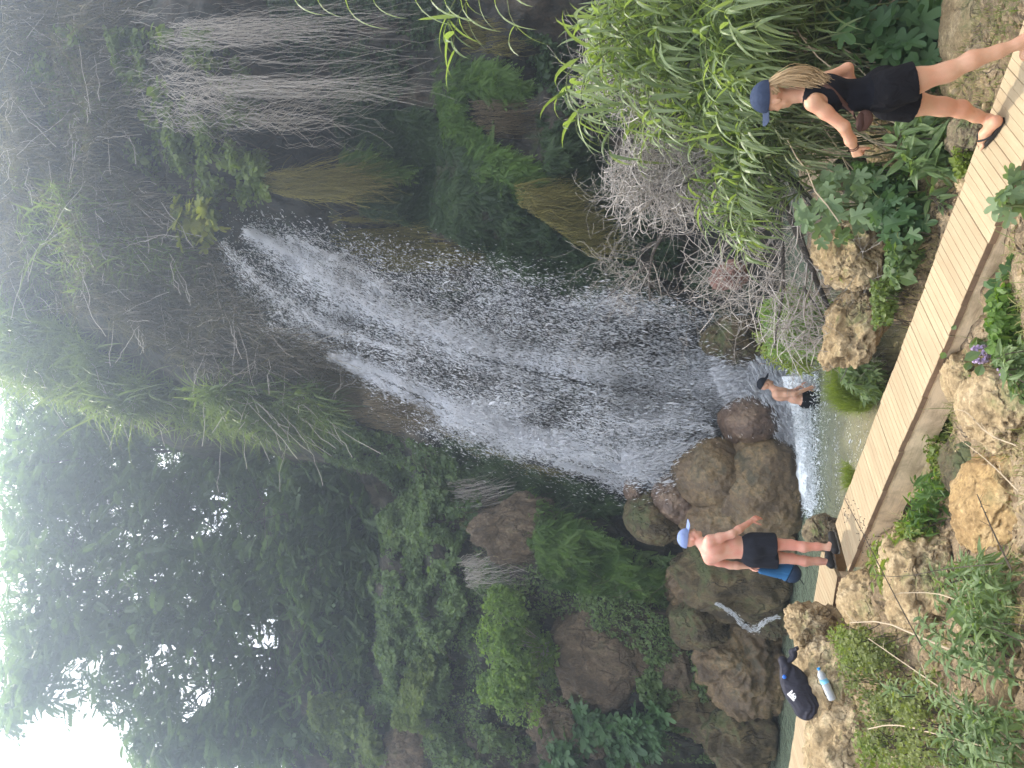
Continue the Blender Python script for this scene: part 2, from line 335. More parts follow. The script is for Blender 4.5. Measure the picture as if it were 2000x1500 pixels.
# ------------------------------------------------------------------ cliff: a relief y(x, z)
CPT = [(0, 20, 17.5), (0, 200, 17.8), (0, 400, 18.6), (0, 560, 19.4), (200, 20, 16.9), (200, 200, 17.0), (200, 400, 17.4), (200, 600, 18.4), (400, 20, 16.0), (400, 150, 15.9), (430, 300, 16.2), (420, 420, 17.0),
       (620, 30, 17.0), (620, 150, 17.3), (650, 300, 17.6), (560, 365, 16.6), (700, 380, 16.9), (800, 60, 16.8), (820, 200, 16.8), (800, 330, 17.4), (900, 60, 16.3), (880, 180, 16.0), (950, 280, 15.8), (1000, 340, 15.9), (1000, 120, 16.0), (1080, 200, 15.6), (1080, 300, 15.6), (1100, 420, 16.0), (1050, 60, 16), (1170, 480, 16.4), (1200, 120, 16.4), (1180, 300, 16.8), (1250, 250, 16.9), (1300, 100, 16.2), (1350, 300, 16.8), (1450, 200, 16.2), (1300, 450, 17.0), (1450, 450, 16.6), (1500, 600, 16.4),
       (430, 480, 18.1), (400, 580, 18.2), (520, 480, 17.6), (560, 560, 17.7), (640, 520, 17.3), (640, 650, 17.6), (750, 520, 17.3), (750, 620, 17.1), (800, 700, 17.2), (900, 560, 17.3), (900, 680, 16.9), (900, 790, 17.1), (1000, 620, 17.1), (1000, 760, 16.8), (1050, 860, 17.1), (1150, 700, 16.9), (1150, 850, 17.0), (1250, 900, 17.1), (1300, 650, 17.2), (1350, 780, 17.0), (1450, 750, 17.0), (1500, 900, 17.2), (1600, 800, 17),
       (350, 700, 18.4), (450, 720, 18.2), (550, 770, 18.2), (640, 770, 18.0), (740, 790, 17.6), (830, 850, 17.9), (300, 640, 18.2), (100, 660, 19.6), (240, 740, 19.4), (380, 810, 20.0), (600, 840, 19.6), (760, 870, 19.4),
       (0, 760, 30), (150, 830, 30), (300, 880, 30), (450, 900, 29), (600, 920, 27), (700, 950, 24), (780, 930, 21), (850, 900, 19.2), (900, 930, 18.9), (980, 950, 18.9), (1080, 960, 18.6), (1160, 960, 18.2), (1230, 990, 18.1),
       (700, 1060, 22), (690, 1180, 21.6), (690, 1320, 21.2), (640, 1470, 21), (560, 1100, 30), (560, 1300, 30), (480, 1470, 30), (400, 1100, 34), (300, 1300, 34), (100, 1100, 34), (100, 1400, 34), (780, 1000, 20.2), (790, 1120, 19.8), (790, 1280, 19.6), (740, 1420, 19.8), (880, 1050, 18.8), (880, 1200, 18.8), (880, 1380, 18.9), (950, 1000, 18.4), (980, 1120, 18.0), (990, 1280, 18.3), (960, 1450, 18.6), (1060, 1020, 17.8), (1100, 1100, 17.6), (1100, 1250, 17.9), (1080, 1400, 18.4), (1180, 1080, 17.6), (1200, 1200, 17.4), (1200, 1350, 18), (1220, 1470, 18.4), (1300, 1100, 17.6), (1320, 1230, 17.5), (1330, 1400, 17.9), (1430, 1100, 17.1), (1450, 1300, 17.3), (1440, 1470, 18.3), (1530, 1000, 17), (1560, 1200, 17.2), (1560, 1450, 18.5)]
cp = np.array([[*at(a, b, y)[[0, 2]], y] for a, b, y in CPT])
cx = np.arange(-17, 17.01, .085); cz = np.arange(-1.2, 20, .085)
CX, CZ = np.meshgrid(cx, cz, indexing='ij'); CY0 = idw(CX, CZ, cp, 3.4, .12)
Pn = np.stack([CX, CZ, CY0 * .5], -1)
CY = CY0 + fbm(Pn * .75, 4, 21) * .55 + fbm(Pn * [1.9, .45, 1], 4, 31) * .32 + np.abs(fbm(Pn * 2.6, 4, 41)) * -.28 + fbm(Pn * 6, 3, 47) * .12 - np.abs(fbm(Pn * [5, 2.2, 3], 3, 53)) * .16
def yc(x, z):
    u = np.clip((np.asarray(x) - cx[0]) / .085, 0, len(cx) - 1.001); v = np.clip((np.asarray(z) - cz[0]) / .085, 0, len(cz) - 1.001)
    i = u.astype(int); j = v.astype(int); u = u - i; v = v - j
    return CY[i, j] * (1 - u) * (1 - v) + CY[i + 1, j] * u * (1 - v) + CY[i, j + 1] * (1 - u) * v + CY[i + 1, j + 1] * u * v
def hit_cliff(ix, iy):
    ix = np.asarray(ix, float); r = ray(ix, iy); Y = np.full(ix.shape, 30.0); done = np.zeros(ix.shape, bool)
    for s in np.arange(14., 26, .07):
        p = CAM + r * s; b = (s > yc(p[..., 0], p[..., 2])) & ~done
        Y = np.where(b, s, Y); done |= b
    return CAM + r * Y[..., None], done
fc = gridfaces(len(cx), len(cz)); keep = (CY.ravel()[fc].max(1) < 25.5)
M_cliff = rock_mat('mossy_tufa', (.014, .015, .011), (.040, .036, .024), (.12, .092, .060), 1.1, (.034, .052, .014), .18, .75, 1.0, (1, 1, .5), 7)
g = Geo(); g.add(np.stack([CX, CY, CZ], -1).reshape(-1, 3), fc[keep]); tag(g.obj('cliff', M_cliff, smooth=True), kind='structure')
# ------------------------------------------------------------------ pool water
mt, nt, out = newmat('pool_water'); v = coords(nt, (1, .45, 1))
n1 = noise(nt, v, 3.2, 4, .55, .3); n2 = noise(nt, v, 11, 3, .6); v3 = coords(nt); n3 = noise(nt, v3, .35, 3, .5)
sep = nd(nt, 'SeparateXYZ', Vector=nt.nodes.new('ShaderNodeNewGeometry').outputs['Position'])
c = mixc(nt, maprange(nt, sep.outputs[1], 10.5, 15.0), (.22, .18, .10), (.15, .185, .125))
p = nd(nt, 'BsdfPrincipled', Base__Color=c, Roughness=.06, IOR=1.33)
b = nd(nt, 'Bump', Height=math_(nt, 'ADD', n1, math_(nt, 'MULTIPLY', n2, .45)), Strength=.8, Distance=.12); nt.links.new(b.outputs[0], p.inputs['Normal']); nt.links.new(p.outputs[0], out.inputs[0])
M_pool = mt
wx = np.linspace(-16, 6, 160); wy = np.linspace(6.5, 20.3, 110); WX, WY = np.meshgrid(wx, wy, indexing='ij')
WZ = fbm(np.stack([WX * 1.2, WY * 2.2, 0 * WX], -1), 3, 61) * .02 * np.clip((WY - 8) / 6, .3, 1.5)
g = Geo(); g.add(np.stack([WX, WY, WZ], -1).reshape(-1, 3), gridfaces(160, 110)[:, ::-1]); tag(g.obj('water', M_pool, smooth=True), kind='structure')
# ------------------------------------------------------------------ wooden footbridge and walkway
M_plank = wood_mat('pale_planks', (.33, .255, .155), (.44, .355, .23), .4, (12, 1.2, 12), (.30, .20, .12))
M_beam = wood_mat('weathered_beam', (.72, .55, .355), (.88, .70, .475), .6, (1, 14, 14), (.24, .17, .10))
M_edge = wood_mat('sawn_plank_ends', (.20, .125, .075), (.30, .20, .125), .5, (6, 6, 6), (.08, .05, .03))
def box(G, o, ax, ay, az, sx, sy, sz, t=.5):
    """box from corner o along unit axes"""
    o = np.asarray(o, float); V = np.array([o + ax * (sx * a) + ay * (sy * b_) + az * (sz * c_) for a in (0, 1) for b_ in (0, 1) for c_ in (0, 1)])
    G.add(V, np.array([[0, 1, 3, 2], [4, 6, 7, 5], [0, 4, 5, 1], [2, 3, 7, 6], [0, 2, 6, 4], [1, 5, 7, 3]]), t)
def plank_deck(name, label, start, end, width, ztop, beams=True):
    """boards laid across from start to end (centre line), on two side beams"""
    s = np.array([*start, 0.]); e = np.array([*end, 0.]); L = np.linalg.norm(e - s); ax = (e - s) / L; ay = np.array([-ax[1], ax[0], 0]); az = np.array([0, 0, 1.])
    root = thing(name, label, 'footbridge', (s[0], s[1], ztop)); ang = math.atan2(ax[1], ax[0]); root.rotation_euler = (0, 0, ang)
    def put(G, nm, mat):
        o = G.obj(nm, mat); o.parent = root; return o
    X, Yv, Z = np.eye(3); G = Geo(); E = {-1: Geo(), 1: Geo()}; x = 0.; th = .045
    while x < L:
        wd = rng.uniform(.135, .15); dy = rng.normal(0, .006); dz = rng.normal(0, .0015); t = rng.uniform(0, 1)
        # a board with two shallow grooves along it
        prof = [(0, 0), (.003, .004), (wd * .48, .004), (wd * .49, .0015), (wd * .51, .0015), (wd * .52, .004), (wd - .0055, .004), (wd - .0025, 0)]
        pr = np.array([(x + a, dz - .004 + b_) for a, b_ in prof] + [(x + wd - .0025, -th), (x, -th)])
        k = len(pr); V = np.concatenate([np.stack([pr[:, 0], np.full(k, -width / 2 + dy), pr[:, 1]], 1), np.stack([pr[:, 0], np.full(k, width / 2 + dy), pr[:, 1]], 1)])
        F = np.array([[i, (i + 1) % k, k + (i + 1) % k, k + i] for i in range(k)]); G.add(V, [F], t)
        for yy, s_ in ((-width / 2 + dy, -1), (width / 2 + dy, 1)):
            box(E[s_], (x, yy - (.003 if s_ < 0 else 0), -th + dz), X, Yv, Z, wd - .004, .003, th - .002, t)
        x += wd
    put(G, 'deck', M_plank); put(E[-1], 'deck_edge', M_edge); put(E[1], 'deck_edge', M_edge)
    if beams:
        for yy in (-width / 2 + .012, width / 2 - .012 - .09):
            B = Geo(); n = 40; xs = np.linspace(.0, L - .02, n)
            V = []
            for q in xs:
                wob = .004 * math.sin(q * 5 + yy * 40)
                V += [(q, yy + wob, -th - .002), (q, yy + wob, -.285), (q, yy + .09, -.285), (q, yy + .09, -th - .002)]
            B.add(V, [gridfaces(n, 4, True), np.array([[0, 1, 2, 3], [(n - 1) * 4 + 3, (n - 1) * 4 + 2, (n - 1) * 4 + 1, (n - 1) * 4]])])
            put(B, 'beam', M_beam)
    return root
Fd = np.array([-.7095, .7047]); Nd = np.array([.7047, .7095])   # along the bridge, across it (away from the camera)
def bp(t, n): return Fd * t + Nd * n
NC, DECKZ = 5.155, 1.2
plank_deck('footbridge', 'pale plank footbridge crossing the gully in front of the waterfall pool', bp(.3, NC), bp(7.62, NC), .62, DECKZ)
plank_deck('walkway', 'pale board walkway over the water behind the rock with the black bag', (-2.05, 9.52), (-7.0, 11.8), .62, DECKZ - .01)
# ------------------------------------------------------------------ boulders and rocks
def ico(sub):
    import bmesh
    bm = bmesh.new(); bmesh.ops.create_icosphere(bm, subdivisions=sub, radius=1); V = np.array([v.co[:] for v in bm.verts]); F = np.array([[v.index for v in f.verts] for f in bm.faces]); bm.free(); return V, F
ICO5 = ico(5); ICO6 = ico(6); ICO3 = ico(3); ICO2 = ico(2)
M_wet = rock_mat('wet_boulder', (.095, .062, .030), (.23, .155, .075), (.40, .285, .14), 1.5, (.030, .032, .016), .13, .5, .8, fine=14, speck=.3, crack=.15)
M_red = rock_mat('reddish_wet_boulder', (.09, .056, .040), (.20, .13, .085), (.30, .21, .13), 1.8, (.05, .045, .03), -.05, .45, .7, fine=16, speck=.3, crack=.1)
M_mossrock = rock_mat('mossy_boulder', (.075, .056, .028), (.19, .14, .066), (.33, .245, .12), 1.8, (.065, .085, .026), .16, .8, .9, (1, 1, .5), 20)
M_tan = rock_mat('tan_travertine', (.36, .25, .12), (.61, .455, .255), (.73, .585, .375), 1.9, (.14, .15, .05), .03, .95, 1.0, fine=13, speck=.55, crack=.45)
M_tanmoss = rock_mat('mossy_travertine', (.20, .155, .09), (.36, .28, .17), (.46, .37, .25), 1.8, (.11, .14, .04), .10, .95, 1.0, fine=15)
M_ochre = rock_mat('ochre_travertine', (.36, .22, .085), (.58, .39, .17), (.66, .50, .28), 1.3, (.14, .13, .05), -.02, .9, .9, fine=11)
def boulder(label, ix, iy, Y, hix, hiy, depth, mat, seed, rough=.22, group=None, rot=0., pits=.0, flat=0., name='boulder', sub=ICO6):
    """a rock centred where the photo shows it; half sizes given in photo pixels at that distance, depth in metres"""
    c = at(ix, iy, Y); s = Y / FOC; V, F = sub
    w_ = V + .35 * np.stack([fbm(V * 1.3 + seed * 1.7 + q, 3, seed + q) for q in (3, 11, 23)], -1)
    ridge = 1 - np.abs(fbm(w_ * 2.0 + seed, 4, seed + 5)) * 2
    P = V.copy(); P = P * (1 + fbm(w_ * 1.15 + seed * 3.1, 4, seed)[:, None] * rough * 1.9 + (ridge - .6)[:, None] * rough * .55 + fbm(w_ * 5 + seed, 5, seed + 9, .6)[:, None] * rough * .5 + fbm(w_ * [9, 9, 14], 4, seed + 15, .65)[:, None] * rough * .22)
    if pits: P = P * (1 - np.clip(fbm(w_ * 5 + seed, 4, seed + 3) - .18, 0, 1)[:, None] * pits * .6)
    P = P * [hiy * s, depth, hix * s]
    cr, sr = math.cos(rot), math.sin(rot); P = np.stack([P[:, 0] * cr - P[:, 2] * sr, P[:, 1], P[:, 0] * sr + P[:, 2] * cr], 1)
    if flat: P[:, 2] = np.minimum(P[:, 2], flat * hix * s + P[:, 2] * .12)
    G = Geo(); G.add(P + c, F); o = G.obj(name, mat, smooth=True, loc=c); tag(o, label, {'earth_bank': 'earth bank', 'rock_face': 'rock face'}.get(name, 'rock'), group); return o
GB = 'boulders at the foot of the waterfall'
boulder('reddish wet boulder with spray on it beside the bather', 1462, 822, 16.0, 56, 52, .7, M_red, 1, .08, GB)
boulder('tall rounded boulder with a dark wet top under the falling water', 1396, 925, 16.1, 84, 66, .85, M_wet, 2, .09, GB)
boulder('largest brown boulder with a dark mossy hollow at the pool edge', 1488, 955, 15.95, 92, 112, .95, M_wet, 3, .11, GB)
boulder('small purple brown boulder wedged between two larger ones above', 1320, 972, 16.5, 46, 50, .6, M_red, 4, .10, GB)
boulder('dark mossy boulder at the edge of the spray', 1282, 1008, 16.8, 60, 56, .7, M_mossrock, 5, .13, GB)
boulder('small grey boulder with water pouring round it', 1240, 955, 17.0, 22, 26, .4, M_red, 6, .15, GB)
boulder('orange brown boulder beside the bare chested man hand', 1440, 1010, 16.2, 108, 66, .75, M_wet, 7, .13, GB)
boulder('dark overhung rock behind the thin branches and falling drops', 1440, 668, 16.0, 60, 46, .6, M_mossrock, 8, .25, GB)
boulder('low brown rock at the water line behind the man on the bridge', 1532, 1035, 16.0, 24, 50, .5, M_wet, 17, .2, GB)
boulder('shaggy mossy boulder behind the man holding the blue bag', 1432, 1120, 16.6, 104, 92, .9, M_mossrock, 9, .18, GB)
boulder('brown rock hump above the small side cascade', 1376, 1205, 17.0, 58, 60, .7, M_mossrock, 10, .25, GB)
boulder('broad brown bank rock beside the small side cascade', 1450, 1285, 17.2, 100, 96, .9, M_wet, 11, .28, GB)
boulder('low brown bank rock with a grass fringe by still water', 1450, 1400, 17.9, 90, 92, .9, M_mossrock, 12, .3, GB)
boulder('pinkish rock half hidden behind the grey branches', 1425, 540, 13.2, 34, 26, .4, plain_mat('pink_rock', (.19, .105, .08), .8, .4, 6, bump=.8), 13, .3, GB)
boulder('low wet rock filling the gap between the big boulder and the orange one', 1500, 1030, 16.3, 70, 60, .7, M_wet, 61, .14, GB)
boulder('dark wet rock low behind the purple brown boulder', 1360, 1010, 16.9, 80, 60, .6, M_mossrock, 62, .16, GB)
boulder('brown draped tufa lump behind the shaggy boulder', 1370, 1140, 17.2, 70, 60, .6, M_wet, 63, .2, GB)
boulder('rough brown rock under the side cascade', 1505, 1190, 16.5, 40, 60, .5, M_mossrock, 64, .22, GB)
boulder('rough tufa slope above the broad bank rock', 1350, 1340, 17.9, 80, 90, .6, M_mossrock, 65, .28, GB)
GE = 'earthy rock faces of the shaded bank'
M_earth = rock_mat('brown_earth_rock', (.070, .050, .030), (.165, .122, .076), (.26, .20, .132), 1.6, (.05, .06, .02), .05, .95, 1.0, (1, 1, .6), 12, crack=.45)
boulder('cracked brown rock face below the round light shrub', 1185, 1265, 17.75, 105, 105, .45, M_earth, 51, .22, GE, name='rock_face')
boulder('brown earth face behind the broad lobed leaves', 1110, 1410, 18.3, 80, 70, .45, M_earth, 52, .25, GE, name='rock_face')
boulder('reddish earth patch near the outer bank top', 800, 1465, 19.4, 60, 60, .45, M_earth, 53, .22, GE, name='rock_face')
boulder('bare brown earth under the hanging dry grass', 1010, 1035, 17.9, 95, 60, .4, M_earth, 54, .22, GE, .2, name='rock_face')
boulder('earthy slope above the small side cascade', 1320, 1290, 17.7, 70, 110, .5, M_earth, 55, .25, GE, name='rock_face')
GT = 'tan travertine rocks along the near bank'
boulder('long tan rock ledge that carries the black bag and the bottle', 1636, 1322, 8.9, 82, 110, .62, M_tan, 31, .20, GT, .0, .25)
boulder('broad tan rock at the outer end of the bag ledge', 1690, 1460, 8.5, 96, 110, .6, M_tan, 38, .2, GT, 0, .3)
boulder('upright tan rock with a mossy top beside the board walkway', 1578, 1222, 9.0, 46, 38, .32, M_tan, 23, .26, GT, 0, .4)
boulder('pitted round mossy rock in the water behind the man shoes', 1608, 1040, 9.75, 36, 34, .28, M_tanmoss, 24, .14, GT, 0, .5)
boulder('pale pitted rock between the walkway and the bridge end', 1712, 1180, 8.3, 62, 58, .5, M_tan, 25, .2, GT, 0, .5)
boulder('tan rock slope below the bridge end with dry grass', 1800, 1130, 7.2, 66, 100, .6, M_tan, 26, .22, GT, -.3, .5, sub=ICO6)
boulder('warm ochre rock face low under the bridge', 1945, 980, 6.15, 52, 92, .45, M_ochre, 27, .2, GT, -.3, .3, sub=ICO6)
boulder('tan rock against the bridge beam under the purple flower', 1892, 742, 6.5, 40, 54, .30, M_tan, 28, .2, GT, .2, .5)
boulder('big pale rock below the purple flower', 1958, 800, 5.95, 66, 84, .42, M_tan, 29, .18, GT, -.2, .5, sub=ICO6)
boulder('grey rock in shadow below the bridge by thin stalks', 1905, 905, 6.9, 44, 62, .4, M_mossrock, 30, .22, GT)
boulder('small tan block low in the corner by the weeds', 1930, 1440, 6.3, 34, 40, .3, M_tan, 33, .2, GT, 0, .4)
GR = 'rocks on the reed side of the bridge'
boulder('tan rock ridge beyond the bridge under the bare branches', 1668, 640, 8.95, 52, 92, .5, M_tan, 32, .22, GR, -.35, .45, sub=ICO6)
boulder('tan rock behind the pale fig sprig', 1660, 490, 8.5, 58, 72, .5, M_tan, 34, .22, GR, .0, .45, sub=ICO6)
boulder('grey rock tip beside the woman hand', 1655, 335, 8.3, 28, 34, .35, M_mossrock, 35, .2, GR)
boulder('dry earth bank with straw behind the woman legs', 1905, 90, 6.75, 46, 150, .5, M_tan, 36, .10, GR, .12, .3, sub=ICO6)
boulder('grey pitted stone beside the front foot of the woman', 1890, 262, 6.45, 34, 44, .26, M_tanmoss, 37, .18, GR, 0, .4)
# ------------------------------------------------------------------ waterfall
mt, nt, out = newmat('white_water'); p = nd(nt, 'BsdfPrincipled', Base__Color=(.82, .84, .86, 1), Roughness=.35); p.inputs['Specular IOR Level'].default_value = .5
tr = nd(nt, 'BsdfTranslucent', Color=(.82, .84, .88, 1)); nt.links.new(nd(nt, 'MixShader', i0=.5, i1=p.outputs[0], i2=tr.outputs[0]).outputs[0], out.inputs[0]); M_water = mt
STREAMS = [  # photo polyline with half width, how dense, how far in front of the rock
    ([(478, 452, 7), (520, 472, 15), (570, 505, 32), (620, 540, 42), (690, 575, 44), (760, 615, 42), (850, 650, 40), (950, 690, 40), (1060, 715, 48), (1200, 740, 60), (1340, 765, 70), (1440, 760, 70)], 1.0, .28, 58000),
    ([(640, 694, 6), (690, 712, 13), (760, 745, 22), (830, 780, 28), (900, 812, 30), (1000, 845, 34), (1100, 875, 34), (1200, 905, 30), (1290, 930, 26)], 1.0, .25, 48000),
    ([(430, 474, 9), (470, 520, 14), (520, 570, 20), (580, 610, 18), (650, 645, 14), (720, 665, 10), (800, 690, 12)], .6, .2, 6000),
    ([(400, 555, 26), (460, 600, 30), (540, 650, 30), (620, 685, 24), (700, 710, 20)], .5, .18, 8000),
    ([(1085, 905, 5), (1140, 918, 9), (1190, 935, 10), (1225, 950, 14)], 1.0, .2, 2600),
    ([(560, 470, 14), (620, 490, 20), (680, 520, 20), (760, 570, 22)], .55, .2, 5000),
    ([(1215, 900, 26), (1290, 890, 40), (1370, 870, 50), (1400, 860, 30)], 1.0, .5, 11000),
    ([(1400, 745, 34), (1450, 730, 40), (1500, 750, 40), (1560, 790, 40)], 1.0, .9, 12000),
    ([(1480, 700, 22), (1500, 735, 34), (1530, 800, 40), (1555, 860, 26)], 1.0, 1.0, 30000)]
VEILS = [  # photo polygons of scattered drops: number of drops
    ([(480, 450), (560, 455), (700, 520), (900, 540), (1100, 560), (1300, 600), (1420, 660), (1470, 700), (1460, 760), (1350, 760), (1150, 720), (900, 660), (760, 600), (620, 540)], 22000),
    ([(420, 490), (520, 520), (640, 570), (780, 640), (900, 690), (1050, 730), (1250, 780), (1400, 800), (1380, 850), (1250, 860), (1100, 830), (950, 800), (820, 750), (650, 690), (480, 640), (400, 600)], 24000),
    ([(900, 790), (1050, 800), (1200, 800), (1340, 810), (1400, 850), (1360, 910), (1250, 950), (1180, 935), (1050, 890), (930, 870), (830, 830), (760, 790)], 30000),
    ([(440, 430), (560, 440), (700, 470), (1000, 520), (1250, 560), (1440, 640), (1200, 620), (900, 560), (650, 510)], 8000),
    ([(1380, 690), (1480, 690), (1585, 740), (1585, 800), (1500, 830), (1420, 790)], 5000)]
WROOT = thing('waterfall', 'tall white waterfall spreading down the mossy cliff into the pool', 'waterfall', at(1450, 800, 16.6))
OCT = (np.array([[0, 0, 1.], [.5, 0, 0], [-.25, .43, 0], [-.25, -.43, 0], [0, 0, -1]]), np.array([[0, 1, 2], [0, 2, 3], [0, 3, 1], [4, 2, 1], [4, 3, 2], [4, 1, 3]]))
def drops(G, pos, L, Wd, dirs):
    V, F = OCT; n = len(pos); D = nrm(dirs); A = nrm(np.cross(D, np.array([0, 1., .01]))); B = np.cross(D, A)
    P = pos[:, None] + V[None, :, 2:3] * D[:, None] * L[:, None, None] + V[None, :, 0:1] * A[:, None] * Wd[:, None, None] + V[None, :, 1:2] * B[:, None] * Wd[:, None, None]
    G.add(P.reshape(-1, 3), (F[None] + (np.arange(n) * 5)[:, None, None]).reshape(-1, 3), np.repeat(rng.uniform(0, 1, n), 5))
G1 = Geo()
for pl, dens, off, n in STREAMS:
    pl = np.array(pl, float); q = resample(pl * [1, 1, 1.1], 60); u = rng.uniform(0, 58.99, n); i = u.astype(int); f = (u - i)[:, None]; c = q[i] * (1 - f) + q[i + 1] * f
    d = q[i + 1, :2] - q[i, :2]; d /= np.linalg.norm(d, axis=1, keepdims=True); nn = np.stack([-d[:, 1], d[:, 0]], 1)
    s = np.where(rng.uniform(0, 1, n) < .6, rng.normal(0, .42, n), rng.normal(0, .95, n))
    lane = vnoise(np.stack([s * 5 + 9 * off, u * .06, 0 * u + n], -1), 5)
    ok = lane + rng.normal(0, .25, n) > -.45 + (1 - dens) * .4
    s = s[ok]; c = c[ok]; nn = nn[ok]; d = d[ok]
    xy = c[:, :2] + nn * (s * c[:, 2])[:, None] + rng.normal(0, 2.5, (len(s), 2))
    P, hit = hit_cliff(xy[:, 0], xy[:, 1]); r = ray(xy[:, 0], xy[:, 1])
    P = P - r * (off + rng.uniform(0, .35, len(P)) + .25 * np.maximum(0, 1 - s ** 2))[:, None]
    if off >= .5:  # the water that leaps clear of the rock at the bottom
        P = CAM + r * (16.35 - off * .55 + rng.normal(0, .16, len(P)))[:, None]
    dw = RT * (-d[:, 1:2]) - UP * d[:, 0:1] + rng.normal(0, .10, (len(P), 3))
    L = np.exp(rng.normal(math.log(.021), .5, len(P))) * (1.5 if off >= .9 else 1); drops(G1, P, L, L * rng.uniform(.28, .6, len(P)), dw)
G1.obj('stream', M_water, WROOT)
for poly, n in VEILS:
    xy = sample_poly(poly, int(n * 2.6)) + rng.normal(0, 17, (int(n * 2.6), 2)); P, hit = hit_cliff(xy[:, 0], xy[:, 1]); r = ray(xy[:, 0], xy[:, 1])
    P = P - r * (.15 + rng.uniform(0, 1.0, len(P)) ** 1.5 * np.clip((xy[:, 0] - 400) / 500, .25, 1.3))[:, None]
    cl = fbm(np.stack([P[:, 0] * 1.9 + P[:, 2] * .5, P[:, 1] * .5, P[:, 2] * .5], -1), 5, 71, .6) + .45 * vnoise(P * 9, 72)
    ok = hit & (cl + rng.normal(0, .36, len(P)) > .02); P = P[ok]; xy = xy[ok]
    low = np.clip((xy[:, 0] - 450) / 900, 0, 1)
    L = np.exp(rng.normal(math.log(.016), .5, len(P))) * (1 + .25 * low); Wd = L * (.75 - .45 * low) * rng.uniform(.7, 1.2, len(P))
    dw = np.array([-.55, -.2, -1.]) * (1 - low)[:, None] + np.array([-.08, -.05, -1.]) * low[:, None] + rng.normal(0, 1, (len(P), 3)) * (.55 * (1 - low) + .12)[:, None]
    G2 = Geo(); drops(G2, P, L, Wd, dw); G2.obj('drop_veil', M_water, WROOT)
# soft spray: thin lumpy clouds of mist where the water lands
mt, nt, out = newmat('spray_mist'); pv = nd(nt, 'VolumePrincipled', Density=.20, Anisotropy=.3); pv.inputs['Color'].default_value = (.95, .97, 1, 1); nt.links.new(pv.outputs[0], out.inputs['Volume'])
for k, (ix, iy, Y, a, b, d) in enumerate([(1300, 870, 16.4, 120, 62, .55), (1445, 745, 15.7, 85, 55, .6), (1545, 800, 14.9, 34, 90, .7), (1380, 770, 16.2, 150, 90, .5), (1230, 800, 16.5, 210, 110, .45), (1000, 720, 16.7, 190, 70, .4), (1080, 850, 16.8, 170, 50, .35)]):
    c = at(ix, iy, Y); s = Y / FOC; V, F = ICO3; P = V * (1 + fbm(V * 1.7 + k, 3, 80 + k)[:, None] * .5) * [b * s, d, a * s] + c
    G = Geo(); G.add(P, F); G.obj('spray', mt, WROOT, smooth=True)
# foam where the fall meets the pool
mt, nt, out = newmat('pool_foam'); v = coords(nt); n1 = noise(nt, v, 9, 5, .6)
p = nd(nt, 'BsdfPrincipled', Base__Color=mixc(nt, n1, (.55, .62, .64), (.85, .88, .90)), Roughness=.5); nt.links.new(p.outputs[0], out.inputs[0])
G = Geo()
xs = np.linspace(0, 1, 90); ys = np.linspace(-1, 1, 26)
A, B = np.meshgrid(xs, ys, indexing='ij')
ixc = 1566 + 10 * A; iyc = 735 + 245 * A
base = onz(ixc + B * 22 * (1 - .5 * A), iyc, 0.0)
hgt = .28 * np.clip(1 - B ** 2, 0, 1) * (1 - A) ** .35 * (1 + .8 * fbm(base * 3, 4, 77)) + .05 * fbm(base * 9, 3, 78)
base[..., 2] = hgt - .05 + .0 * A
F = gridfaces(90, 26); G.add(base.reshape(-1, 3), F[:, ::-1])
n = 17000; a = rng.uniform(0, 1, n) ** 1.4; b_ = rng.normal(0, .8, n); P = onz(1570 + 12 * a + b_ * 20 * (1 - .4 * a), 725 + 270 * a + rng.normal(0, 12, n), 0.02); P[:, 2] += np.abs(rng.normal(0, .13, n)) * (1 - a) + .01
L = np.exp(rng.normal(math.log(.016), .5, n)); drops(G, P, L, L * .7, rng.normal(0, 1, (n, 3)))
G.obj('foam', mt, WROOT, smooth=True)
# small side cascade by the mossy boulder
SC = thing('side_cascade', 'small thin white cascade slipping between mossy rocks', 'waterfall', at(1500, 1210, 16.3))
G = Geo(); pl = np.array([(1398, 1178, 6), (1430, 1196, 8), (1455, 1225, 14), (1478, 1232, 13), (1490, 1215, 8), (1512, 1205, 6), (1524, 1206, 8)], float); n = 750
q = resample(pl, 40); u = rng.uniform(0, 38.9, n); i = u.astype(int); c = q[i] + (q[i + 1] - q[i]) * (u - i)[:, None]; d = q[i + 1, :2] - q[i, :2]; d /= np.linalg.norm(d, axis=1, keepdims=True)
xy = c[:, :2] + np.stack([-d[:, 1], d[:, 0]], 1) * (rng.normal(0, .30, n) * c[:, 2])[:, None]; P = at(xy[:, 0], xy[:, 1], 15.75 + .12 * rng.uniform(size=n)); L = np.exp(rng.normal(math.log(.022), .4, n)); drops(G, P, L, L * .5, RT * (-d[:, 1:2]) - UP * d[:, 0:1])
G.obj('stream', M_water, SC)

# white flecks laid on the pool, standing in for sparkles of light
n = 2600; ix = rng.uniform(1590, 1705, n); iy = rng.uniform(770, 1060, n); P = onz(ix, iy, .012); ok = (fbm(P * [.8, 3.2, 1], 3, 83) + rng.normal(0, .15, n) > .08) & (P[:, 1] > 10.2); P = P[ok]; G = Geo(); L = np.exp(rng.normal(math.log(.012), .5, len(P))); drops(G, P, L, L * .5, rng.normal(0, 1, (len(P), 3)) * [1, .35, .05]); tag(G.obj('sparkle_flecks', M_water), kind='stuff')
